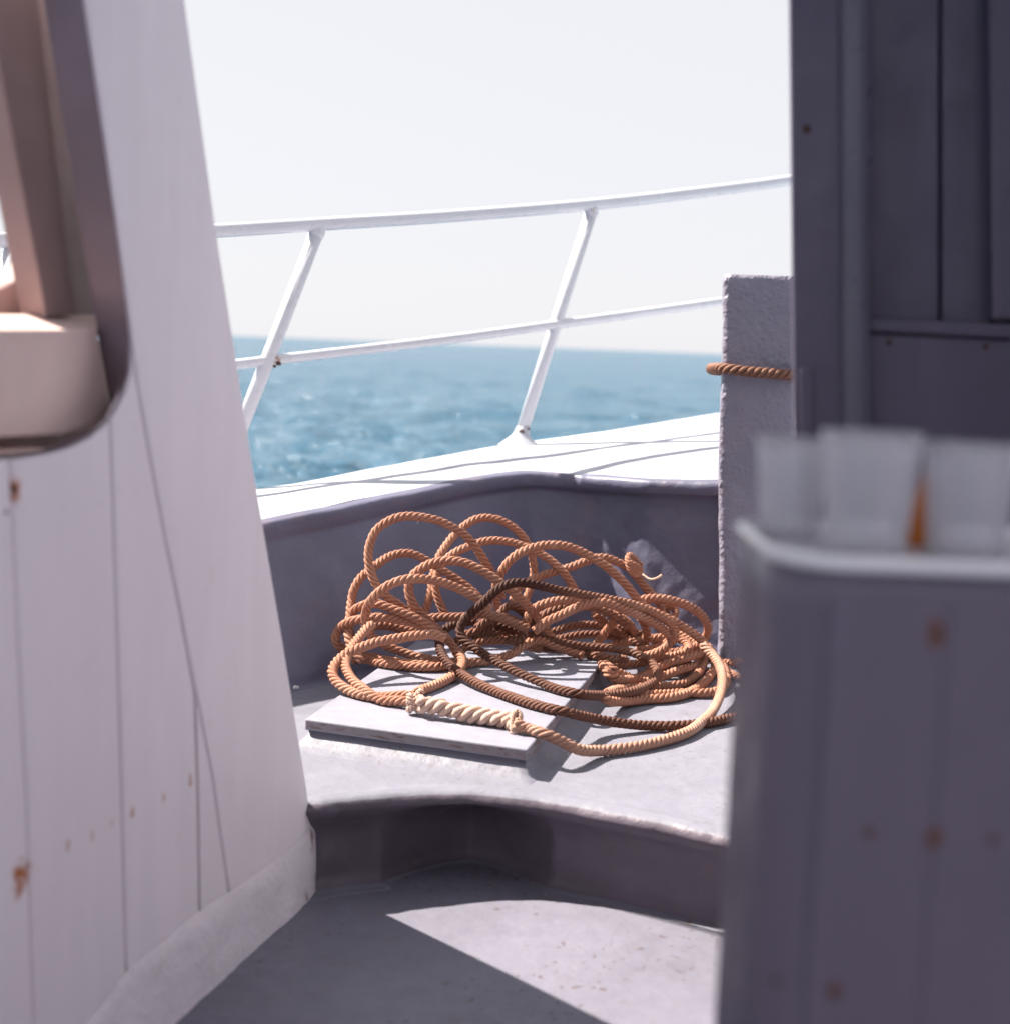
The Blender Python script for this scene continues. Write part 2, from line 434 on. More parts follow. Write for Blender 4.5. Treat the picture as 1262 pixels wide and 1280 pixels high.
st = np.array([[f_.x, f_.y, z_, l_] for f_, z_, l_ in zip(foot, ztop, lip)])
def cat4(P, sub):
    a = catmull(P[:, :3], sub); b = np.interp(np.linspace(0, len(P)-1, len(a)), np.arange(len(P)), P[:, 3]); return a, b
base_xy, lipv = cat4(st, 26)
flv = np.interp(np.linspace(0, len(foot)-1, len(base_xy)), np.arange(len(foot)), flr)
ns_ = len(base_xy)
tan = np.gradient(base_xy[:, :2], axis=0); tan /= np.linalg.norm(tan, axis=1)[:, None]
inn = np.stack([tan[:, 1], -tan[:, 0]], 1)                # inward (towards the deck)
# smooth the normals near the corner
k = np.ones(9)/9
inn = np.stack([np.convolve(np.pad(inn[:, i], 4, 'edge'), k, 'valid') for i in range(2)], 1); inn /= np.linalg.norm(inn, axis=1)[:, None]
V = []; U = []
prof_n = 26
for i in range(ns_):
    x, y, zt = base_xy[i]; l = lipv[i]; nx, ny = inn[i]; fl_ = flv[i]
    prof = []
    # cove at the foot
    for q in range(5):
        a = q/4*math.pi/2; r = .035
        prof.append((r*(1-math.sin(a)), Z1-.004+r*(1-math.cos(a))))
    zh = zt-.055
    for q in range(1, 40):
        f_ = q/40; prof.append((-fl_*f_, Z1+.031+(zh-Z1-.031)*f_))
    off0 = -fl_
    prof += [(off0, zh), (off0+l*.55, zh+.008), (off0+l, zh+.018), (off0+l, zt-.016)]
    for q in range(1, 4):
        a = q/3*math.pi/2; r = .014
        prof.append((off0+l-r*(1-math.cos(a)), zt-.016+r*math.sin(a)+.002*q/3))
    prof.append((off0+l-.05, zt+.001))
    for q, (o, z) in enumerate(prof):
        p = Vector((x+nx*o, y+ny*o, z))
        d = .005*nz(p, 3.2, 5)+.003*nz(p, 11, 9)+.0016*nz(p, 34, 2)
        if base_xy[i][0] > .15: d += .007*nz(p, 14, 22)*max(0, 1-abs(z-.33)/.25)
        wr = min(1, max(0, (x-.34)/.16))
        d += wr*(.022*max(0, 1-(z-Z1)/(zt-Z1)*1.1)*(.85+.25*nz(p, 6, 61))+.0028*nz(p, 15, 5)+.0012*nz(p, 42, 5)) if z < zt-.06 else 0
        if q < 2: d = 0
        V.append((p.x+nx*d, p.y+ny*d, p.z+(0.003*nz(p, 6, 3) if q > 44 else 0)))
pn = len(prof)
F = [(i*pn+j, (i+1)*pn+j, (i+1)*pn+j+1, i*pn+j+1) for i in range(ns_-1) for j in range(pn-1)]
bw = thing('bulwark', (pC.x, pC.y, Z1), 'grey painted bulwark wall with white gunwale around the foredeck', 'bulwark')
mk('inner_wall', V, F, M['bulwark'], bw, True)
inner_top = [Vector(V[i*pn+pn-1]) for i in range(ns_)]
V_end_in = tuple(inner_top[-1])
# outer edge, measured
oe = [Vector((-3.3, 2.1, .42)), Vector((-1.9, 3.55, .50)), atk(320, 612, 4.55), atk(480, 583, 4.95), atk(620, 558, 5.3), atk(760, 538, 5.65), atk(905, 515, 6.2), Vector((1.75, 7.15, .95)), Vector((2.35, 7.35, .98)), Vector((3.4, 6.2, .9))]
oep = catmull([tuple(p) for p in oe], 40)
# resample both by arc length
def byarc(P, n):
    P = np.array(P); s = np.concatenate([[0], np.cumsum(np.linalg.norm(np.diff(P, axis=0), axis=1))])
    t_ = np.linspace(0, s[-1], n); return np.stack([np.interp(t_, s, P[:, k_]) for k_ in range(3)], 1)
# pair inner points with outer ones: nearest in a sensible sweep
NI = ns_
inner_np = np.array([tuple(p) for p in inner_top])
keys_i = [0, 1*26, 2*26, 4.5*26, 7*26, ns_-1]; keys_o = [0, 1*40, 2*40, 4.4*40, 6*40, len(oep)-1]
oi = np.interp(np.arange(NI), keys_i, keys_o)
outer_np = np.stack([np.interp(oi, np.arange(len(oep)), oep[:, k_]) for k_ in range(3)], 1)
V = []; rows = 13
for i in range(NI):
    for j in range(rows-1):
        f_ = j/(rows-2)
        p = inner_np[i]*(1-f_)+outer_np[i]*f_
        V.append((p[0], p[1], p[2]+.012*math.sin(f_*math.pi)+.0025*nz(p, 7)))
    p = outer_np[i]; d = (outer_np[i]-inner_np[i]); d[2] = 0; d /= np.linalg.norm(d)+1e-9
    V.append((p[0]+d[0]*.012, p[1]+d[1]*.012, p[2]-.02))
F = [(i*rows+j, i*rows+j+1, (i+1)*rows+j+1, (i+1)*rows+j) for i in range(NI-1) for j in range(rows-1)]
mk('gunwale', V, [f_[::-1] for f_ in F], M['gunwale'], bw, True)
V = []; hr = 8
for i in range(NI):
    p = outer_np[i]; d = (outer_np[i]-inner_np[i]); d[2] = 0; d /= np.linalg.norm(d)+1e-9
    for j in range(hr):
        f_ = j/(hr-1); V.append((p[0]+d[0]*(.010-.55*f_**1.3), p[1]+d[1]*(.010-.55*f_**1.3), p[2]-.018-(p[2]+1.5)*f_))
F = [(i*hr+j, i*hr+j+1, (i+1)*hr+j+1, (i+1)*hr+j) for i in range(NI-1) for j in range(hr-1)]
mk('hull_side', V, F, M['hull'], bw, True)

sb_o = thing('added_bounce_bulwark', (2.1, 1.5, 0), 'unseen white bulwark added to bounce sunlight onto the plank wall', 'bulwark')  # unseen bulwark, added so its sunlit face brightens the plank wall
q0, q1 = Vector(V_end_in), Vector((2.15, -1.6, .80))
prism('inner_wall', [Vector((q0.x, q0.y, -.02)), Vector((q1.x, q1.y, -.02)), Vector((q1.x, q1.y, .80)), Vector((q0.x, q0.y, q0.z))], (.06, 0, 0), M['gunwale'], sb_o, .006)
prism('gunwale', [Vector((q0.x-.02, q0.y, q0.z+.003)), Vector((q1.x-.02, q1.y, .803)), Vector((q1.x+.45, q1.y, .79)), Vector((q0.x+.45, q0.y, q0.z))], (0, 0, .03), M['gunwale'], sb_o, .006)
# ------------------------------------------------------------------ decks and step
def wallY(x):
    bx = base_xy; o = np.argsort(bx[:, 0]); return float(np.interp(x, bx[o, 0], bx[o, 1]))
ed_px = [(392, 1017), (428, 1003), (480, 994.5), (540, 990), (590, 990), (640, 995), (700, 1003), (800, 1021), (905, 1044)]
ed = [atz(px, py, Z1) for px, py in ed_px]
ed[0].y += .07; ed[1].y += .022
ed = [ed[0]+Vector((-2.2, .10, 0)), ed[0]+Vector((-.8, .08, 0)), ed[0]+Vector((-.2, .03, 0))]+ed
d_ = (ed[-1]-ed[-2]).normalized(); ed += [ed[-1]+d_*.3, ed[-1]+d_*1.0+Vector((0, .1, 0)), ed[-1]+d_*2.4+Vector((0, .5, 0))]
edc = catmull([tuple(p) for p in ed], 14); ne = len(edc)
et = np.gradient(edc[:, :2], axis=0); et /= np.linalg.norm(et, axis=1)[:, None]
en = np.stack([et[:, 1], -et[:, 0]], 1)                   # towards the camera
fd = mk  # shorthand kept local
V = []
for i in range(ne):
    x, y, _ = edc[i]; nx, ny = en[i]
    prof = [(-.052, Z1-.005), (-.046, Z1-.0002), (-.04, Z1), (-.035, Z1), (-.03, Z1-.0003)]
    r = .024
    for q in range(7):
        a = q/6*math.pi/2; prof.append((-.024+r*math.sin(a), Z1-.0015-r*(1-math.cos(a))))
    for q in range(1, 6):
        rc = .045+.11*max(0, 1-abs(x+.05)/.16)
        prof.append((-rc*min(1, q/2.6)**.7, Z1-.026-(Z1-.026-.033)*q/6))
    for q in range(7):
        a = q/6*math.pi/2; R2 = .030; prof.append((-rc+R2*(1-math.cos(a)), .003+R2*(1-math.sin(a))))
    prof.append((-.02, .0025)); prof.append((.03, -.004))
    for q, (o, z) in enumerate(prof):
        p = Vector((x+nx*o, y+ny*o, z))
        d = .006*nz(p, 5, 31)+.003*nz(p, 17, 3)+.0012*nz(p, 45, 8)
        if q < 3: d = 0
        dz = .002*nz(p, 9, 4) if 3 <= q < 8 else 0
        V.append((p.x+nx*d, p.y+ny*d, p.z+dz))
pn = len(prof)
F = [(i*pn+j, i*pn+j+1, (i+1)*pn+j+1, (i+1)*pn+j) for i in range(ne-1) for j in range(pn-1)]
fore = bpy.data.objects.new('foredeck', None); C.objects.link(fore); fore.location = (0, 3.4, Z1)
tag(fore, kind='structure', label='pale grey raised foredeck ending in a rounded step')
fm = [0 if (j < 8) else (1 if j < 21 else 2) for i in range(ne-1) for j in range(pn-1)]
mk('step', V, F, [M['deck'], M['riser'], M['lower_deck']], fore, True, fm=fm)
# foredeck plane: fan between step inner line and bulwark foot
inner_line = [(edc[i][0]-en[i][0]*.042, edc[i][1]-en[i][1]*.042) for i in range(ne)]
V = []; rws = 34
o_ = np.argsort(edc[:, 0]); gx_ = np.linspace(-2.5, 2.2, 190)
inner_line = [(x, float(np.interp(x, edc[o_, 0], edc[o_, 1]))+.046) for x in gx_]
for i in range(len(inner_line)):
    x, y = inner_line[i]; y1 = wallY(x)+.03
    for j in range(rws):
        f_ = j/(rws-1); p = (x, y+(y1-y)*f_, Z1); e_ = min(1, f_*8)
        V.append((p[0], p[1], Z1-.001+e_*.0008*nz(p, 2.3, 7)))
F = [(i*rws+j, (i+1)*rws+j, (i+1)*rws+j+1, i*rws+j+1) for i in range(len(inner_line)-1) for j in range(rws-1)]
mk('deck_surface', V, F, M['deck'], fore, True)
V = []; gx, gy = 60, 60
for i in range(gx):
    for j in range(gy):
        x = -2.4+4.8*i/(gx-1); y = -1.6+5.2*j/(gy-1); V.append((x, y, .001*nz((x, y, 0), 2)))
F = [(i*gy+j, (i+1)*gy+j, (i+1)*gy+j+1, i*gy+j+1) for i in range(gx-1) for j in range(gy-1)]
ld = mk('lower_deck', V, F, M['lower_deck'], None, True); tag(ld, kind='structure', label='grey blue lower deck below the step')

# flakes of old paint and grit by the bulwark foot
for i, (px, py, r) in enumerate([(370, 858, .010), (397, 851, .006), (359, 866, .007)]):
    p = atz(px, py, Z1+.004); bm = bmesh.new(); bmesh.ops.create_icosphere(bm, subdivisions=1, radius=r)
    for v in bm.verts: v.co = Vector((v.co.x*1.2, v.co.y, v.co.z*.55))*(1+.35*random.random())+p+Vector((0, -.02, .002))
    o = from_bm('paint_flake', bm, M['crumb'])
    tag(o, ['larger white paint flake lying at the bulwark foot', 'small white paint flake nearer the rope at the bulwark foot', 'white paint flake half hidden at the plank wall edge'][i], 'paint flake', 'paint flakes on the deck')

# ------------------------------------------------------------------ hatch
HT = Z1+.062
hc = [atz(381, 899, HT), atz(659, 937, HT), atz(756, 824, HT), atz(522, 800, HT)]
hv = (hc[1]-hc[0]); hw = (hc[2]-hc[1])
hatch = thing('hatch', (hc[0]+hc[2])/2*1.0, 'low square hatch with worn grey board under the rope pile', 'hatch')
hatch.location.z = Z1
bm = bmesh.new()
a = [bm.verts.new(p) for p in hc]; b = [bm.verts.new(p-Vector((0, 0, .025))) for p in hc]
ft = bm.faces.new(a); bm.faces.new(b[::-1])
for i in range(4):
    f_ = bm.faces.new((a[i], b[i], b[(i+1) % 4], a[(i+1) % 4])); f_.material_index = 1
bmesh.ops.bevel(bm, geom=[e for e in bm.edges], offset=.0035, segments=2, affect='EDGES', profile=.5)
o = from_bm('board', bm, [M['hatch'], M['edge']], hatch)
ctr = (hc[0]+hc[1]+hc[2]+hc[3])/4
V = []; N_ = 24
ring_levels = [(1.0, -.012, HT-.022), (1.0, -.008, HT-.034), (1.0, .0, Z1+.022), (1.0, .008, Z1+.012), (1.0, .018, Z1+.005), (1.0, .030, Z1+.0012), (1.0, .042, Z1-.004)]
per = []
for i in range(4):
    for k_ in range(N_): per.append((hc[i].lerp(hc[(i+1) % 4], k_/N_)))
for (s_, o_, z_) in ring_levels:
    for p in per:
        dirv = (p-ctr); dirv.z = 0
        q = Vector((p.x, p.y, z_))+dirv.normalized()*o_*1.25
        V.append((q.x+.0018*nz(q, 11), q.y+.0018*nz(q, 11, 9), z_+(.0012*nz(q, 16) if z_ > Z1+.004 else 0)))
npz = len(per)
F = [(i*npz+k_, (i+1)*npz+k_, (i+1)*npz+(k_+1) % npz, i*npz+(k_+1) % npz) for i in range(len(ring_levels)-1) for k_ in range(npz)]
mk('coaming', V, F, M['deck'], hatch, True)

# ------------------------------------------------------------------ bow rail
rail = thing('bow_rail', atk(648, 548, 5.33), 'white tubular steel rail along the gunwale above the sea', 'railing')
def tube_part(name, pts, r, mat, parent, sub=10, sides=14):
    p = catmull([tuple(q) for q in pts], sub) if len(pts) > 2 else np.array([tuple(pts[0]), tuple(pts[1])])
    V, F, uv = tube(p, r, sides); return mk(name, V, F, mat, parent, True, uv)
top_pts = [(-260, 312, 3.55), (0, 300, 4.08), (140, 294.5, 4.34), (275, 288, 4.6), (400, 280, 4.86), (560, 270, 5.17), (742, 255, 5.52), (870, 240.5, 5.86), (990, 224.5, 6.2), (1150, 196, 6.7), (1300, 160, 7.1)]
tube_part('top_rail', [atk(*p) for p in top_pts], .0215, M['rail'], rail)
mid_pts = [(-200, 515, 3.72), (0, 494, 4.1), (160, 474, 4.38), (300, 455, 4.64), (345, 449.5, 4.72), (560, 424, 5.13), (697, 405, 5.40), (800, 391, 5.66), (905, 376, 5.95), (1060, 352, 6.4)]
tube_part('mid_rail', [atk(*p) for p in mid_pts], .0165, M['rail'], rail)
posts = [((272, 612, 4.56), (398, 285, 4.86)), ((649, 549, 5.30), (740, 260, 5.52)), ((-110, 655, 3.7), (20, 303, 4.12)), ((985, 505, 6.1), (1075, 212, 6.45))]
for (b_, t_) in posts:
    pb, pt = atk(*b_), atk(*t_)
    tube_part('post', [pb, pt], .0225, M['rail'], rail)
    ax = (pt-pb).normalized()
    V, F = lathe([(.075, -.022), (.062, -.012), (.047, .0), (.036, .010), (.029, .022), (.0255, .036), (.0235, .05), (.0224, .052)], pb, 24)
    V = [Vector((v.x, v.y, v.z)) + ax*max(0, v.z-pb.z)-Vector((0, 0, max(0, v.z-pb.z))) for v in V]
    mk('post_foot', V, F, M['gunwale'], rail, True)
    f_ = .93; V, F = lathe([(.0225, -.02), (.026, -.008), (.026, .006), (.0225, .016)], pb.lerp(pt, .985), 16, ax)
    mk('weld', V, F, M['rail'], rail, True)
# rust at the left joint and chipped paint at the middle post foot
for (px, py, Y_, r, nm) in [(348, 454, 4.70, .0085, 'rust_spot'), (343, 457.5, 4.70, .006, 'rust_spot'), (652, 540, 5.30, .011, 'chipped_paint'), (660, 536, 5.31, .006, 'chipped_paint')]:
    p = atk(px, py, Y_-.019); bm = bmesh.new(); bmesh.ops.create_icosphere(bm, subdivisions=2, radius=r)
    for v in bm.verts: v.co = Vector((v.co.x*1.1, v.co.y*.35, v.co.z*.8))*(1+.4*nz(v.co, 120))+p
    from_bm(nm, bm, M['screw'] if nm == 'rust_spot' else M['caulk'], rail)

# ------------------------------------------------------------------ mooring post and rope ring
PY = atz(905, 829, Z1).y
tl, tr = aty(909, 342, PY), aty(1003, 346, PY); bl_, br_ = aty(903, 828, PY), aty(999, 828, PY)
bl_.z = br_.z = Z1-.005
pdep = .20
V = []; nzl = 90; ring = []
def sq(u):                           # rounded square around unit perimeter
    pass
cr = .018; per = []
w_ = 1.0
segs_side = 16
for (cx, cy, a0) in [(0, 0, 180), (1, 0, 270), (1, 1, 0), (0, 1, 90)]:
    for q in range(5): per.append((cx, cy, math.radians(a0+q*22.5)))
perim = []
for i in range(len(per)):
    a_ = per[i]; b_ = per[(i+1) % len(per)]
    perim.append((a_, a_, 0))
    if (i+1) % 5 == 0:
        for q in range(1, segs_side): perim.append((a_, b_, q/segs_side))
def perpt(e, xl, xr, y0):
    def one(c):
        cx, cy, an = c
        x = (xl+cr if cx == 0 else xr-cr)+cr*math.cos(an); y = (y0+cr if cy == 0 else y0+pdep-cr)+cr*math.sin(an)
        return Vector((x, y, 0))
    p = one(e[0]).lerp(one(e[1]), e[2]); return p
npm = len(perim)
levels = [(i/(nzl-1)) for i in range(nzl)]
for k_, f_ in enumerate(levels):
    z = bl_.z+(tl.z-bl_.z-.0)*f_
    xl = bl_.x+(tl.x-bl_.x)*f_+.004*math.sin(f_*9); xr = br_.x+(tr.x-br_.x)*f_+.003*math.sin(f_*7+1)
    if f_ > .985:
        s_ = math.sqrt(max(0, 1-((f_-.985)/.015)**2)); ins = .007*(1-s_)
    else: ins = 0
    for e in perim:
        p = perpt(e, xl+ins, xr-ins, PY+ins*.5); p.z = z
        c_ = Vector(((xl+xr)/2, PY+pdep/2, z)); rv_ = Matrix.Rotation(math.radians(-8), 3, 'Z') @ (p-c_); p = c_+rv_; dv = (p-c_); dv.z = 0; dv.normalize()
        d = .004*nz(p, 9, 40)+.002*nz(p, 26, 3)+.0010*nz(p, 60, 6)
        V.append(p+dv*d)
F = [(i*npm+j, i*npm+(j+1) % npm, (i+1)*npm+(j+1) % npm, (i+1)*npm+j) for i in range(nzl-1) for j in range(npm)]
F.append(tuple((nzl-1)*npm+j for j in range(npm)))
bitt = mk('mooring_post', V, F, M['post'], None, True)
tag(bitt, 'tall rough painted mooring post with rope ring at the bulwark', 'post')

def strands(path, R, pitch, name, mat, parent, tone=None, sub=13, sides=7, wob=.0, ph0=0.0, n=4):
    """twisted rope: n helical strands along path"""
    p, s = resample(path, pitch/sub)
    T, N, B = frames(p)
    rs_ = R*(.42 if n == 3 else .385); ro = R*(.58 if n == 3 else .60)
    out = []
    tn = np.zeros(len(p)) if tone is None else np.interp(np.linspace(0, 1, len(p)), np.linspace(0, 1, len(tone)), tone)
    for k_ in range(n):
        a = -2*np.pi*(s/pitch)+2*np.pi*k_/n+ph0
        jit = 1+wob*np.array([mnoise.noise(Vector((x*90, k_*7.3, ph0))) for x in s]) if wob else np.ones(len(p))
        slow = 1+.07*np.array([mnoise.noise(Vector((x*7, 3.1, ph0*5+1))) for x in s]); jit = jit*slow
        q = p+(ro*jit)[:, None]*(np.cos(a)[:, None]*N+np.sin(a)[:, None]*B)
        taper = np.ones(len(p)); 
        V, F, uv = tube(q, rs_*jit*taper, sides)
        out.append((V, F, uv, np.repeat(tn, sides)))
    return out, (p, N, B)
def fibres(bag, p, N, B, R, count, length, rnd, tone=0.0):
    n = len(p)
    for _ in range(count):
        i = rnd.randrange(1, n-1); a = rnd.uniform(0, 6.283)
        d = math.cos(a)*N[i]+math.sin(a)*B[i]; T = p[i+1]-p[i-1]; T = T/(np.linalg.norm(T)+1e-9)
        o = p[i]+d*R*.9; l = length*rnd.uniform(.4, 1.3)
        dirv = d*rnd.uniform(.3, 1)+T*rnd.uniform(-1, 1)+np.array([0, 0, rnd.uniform(-.3, .3)])
        e = o+dirv/np.linalg.norm(dirv)*l; side = np.cross(d, T)*.00045
        mdl = (o+e)/2+np.array([rnd.uniform(-1, 1) for _ in range(3)])*l*.15
        bag.add([o-side, o+side, mdl+side*.8, mdl-side*.8, e], [(0, 1, 2, 3), (3, 2, 4)], None, tone)

RR_ = .0132; PITCH_R = .060
# ring round the post
rp = []
zr = aty(930, 464, PY).z
xl0 = aty(889, 464, PY).x; xr0 = tr.x+.02
for q in range(40):
    a = 2*math.pi*q/40
    cxp = (xl0+.018+xr0)/2; hwid = (xr0-xl0-.018)/2; hd = pdep/2+.035
    c_, s_ = math.cos(a), math.sin(a); pw = .62
    x = cxp+hwid*math.copysign(abs(c_)**pw, c_); y = PY+pdep/2+hd*math.copysign(abs(s_)**pw, s_)
    rp.append((x, y, zr+.004*math.sin(a*2+.5)-.002*c_))
rp.append(rp[0])
rg = thing('rope_ring', (cxp, PY+pdep/2, zr), 'brown rope ring looped loosely around the mooring post', 'rope')
st_, (p, N, B) = strands(catmull(rp, 6), .0165, .058, 'strand', M['rope_ring'], rg, n=3)
for (V, F, uv, tn) in st_:
    mk('strand', V, F, M['rope_ring'], rg, True, uv, tn*0+.3)

# ------------------------------------------------------------------ the rope pile
hx = [Vector((p.x, p.y)) for p in hc]
def in_hatch(x, y, grow=.012):
    s_ = None
    for i in range(4):
        a_, b_ = hx[i], hx[(i+1) % 4]; e = b_-a_; c_ = e.x*(y-a_.y)-e.y*(x-a_.x)
        if c_ < -grow*e.length: return False
    return True
_hsgn = (hx[1].x-hx[0].x)*(hx[2].y-hx[1].y)-(hx[1].y-hx[0].y)*(hx[2].x-hx[1].x)
if _hsgn < 0: hx = hx[::-1]
def hatch_sd(x, y):
    m_ = -9.0
    for i in range(4):
        a_, b_ = hx[i], hx[(i+1) % 4]; e = b_-a_
        m_ = max(m_, -(e.x*(y-a_.y)-e.y*(x-a_.x))/e.length)
    return m_
def trace(pts, keys, r=RR_, sub=7):
    """photo points with depth keys (height above foredeck if < 1, else distance ahead) -> space curve resting on deck or hatch"""
    ki, kv = [], []
    for i, v in keys:
        i = i if i >= 0 else len(pts)+i
        if v < 1: v = v-.030*min(1, max(0, (v-.03)/.06)); v = atz(pts[i][0], pts[i][1], Z1+v).y
        else: v *= KY
        ki.append(i); kv.append(v)
    ys = np.array([float(np.interp(i, ki, kv)) for i in range(len(pts))])
    for _ in range(8):                                   # ease the depth so the rope never doubles along the line of sight
        e = np.concatenate([[ys[0]], ys, [ys[-1]]]); ys = .25*e[:-2]+.5*e[1:-1]+.25*e[2:]
    P = [aty(px, py, float(y)) for (px, py), y in zip(pts, ys)]
    c = catmull([tuple(p) for p in P], sub)
    out = []
    for q in c:
        d = Vector(q)-CAM
        x, y, z = q
        wy = wallY(x)-r-.010-.03*(z < Z1+.06)
        if y > wy: v = CAM+d*(wy/y); x, y, z = v
        for _ in range(6):
            w = 1-min(1, max(0, hatch_sd(x, y)/.13)); w = w*w*(3-2*w)
            fl = Z1+r*.98+(HT-Z1)*w
            if z < fl: v = CAM+d*((.6*fl+.4*z-CAM.z)/d.z); x, y, z = v
        out.append((x, y, z))
    out = np.array(out)
    for _ in range(4):
        o2 = out.copy(); o2[1:-1] = .25*out[:-2]+.5*out[1:-1]+.25*out[2:]; out = o2
    return out

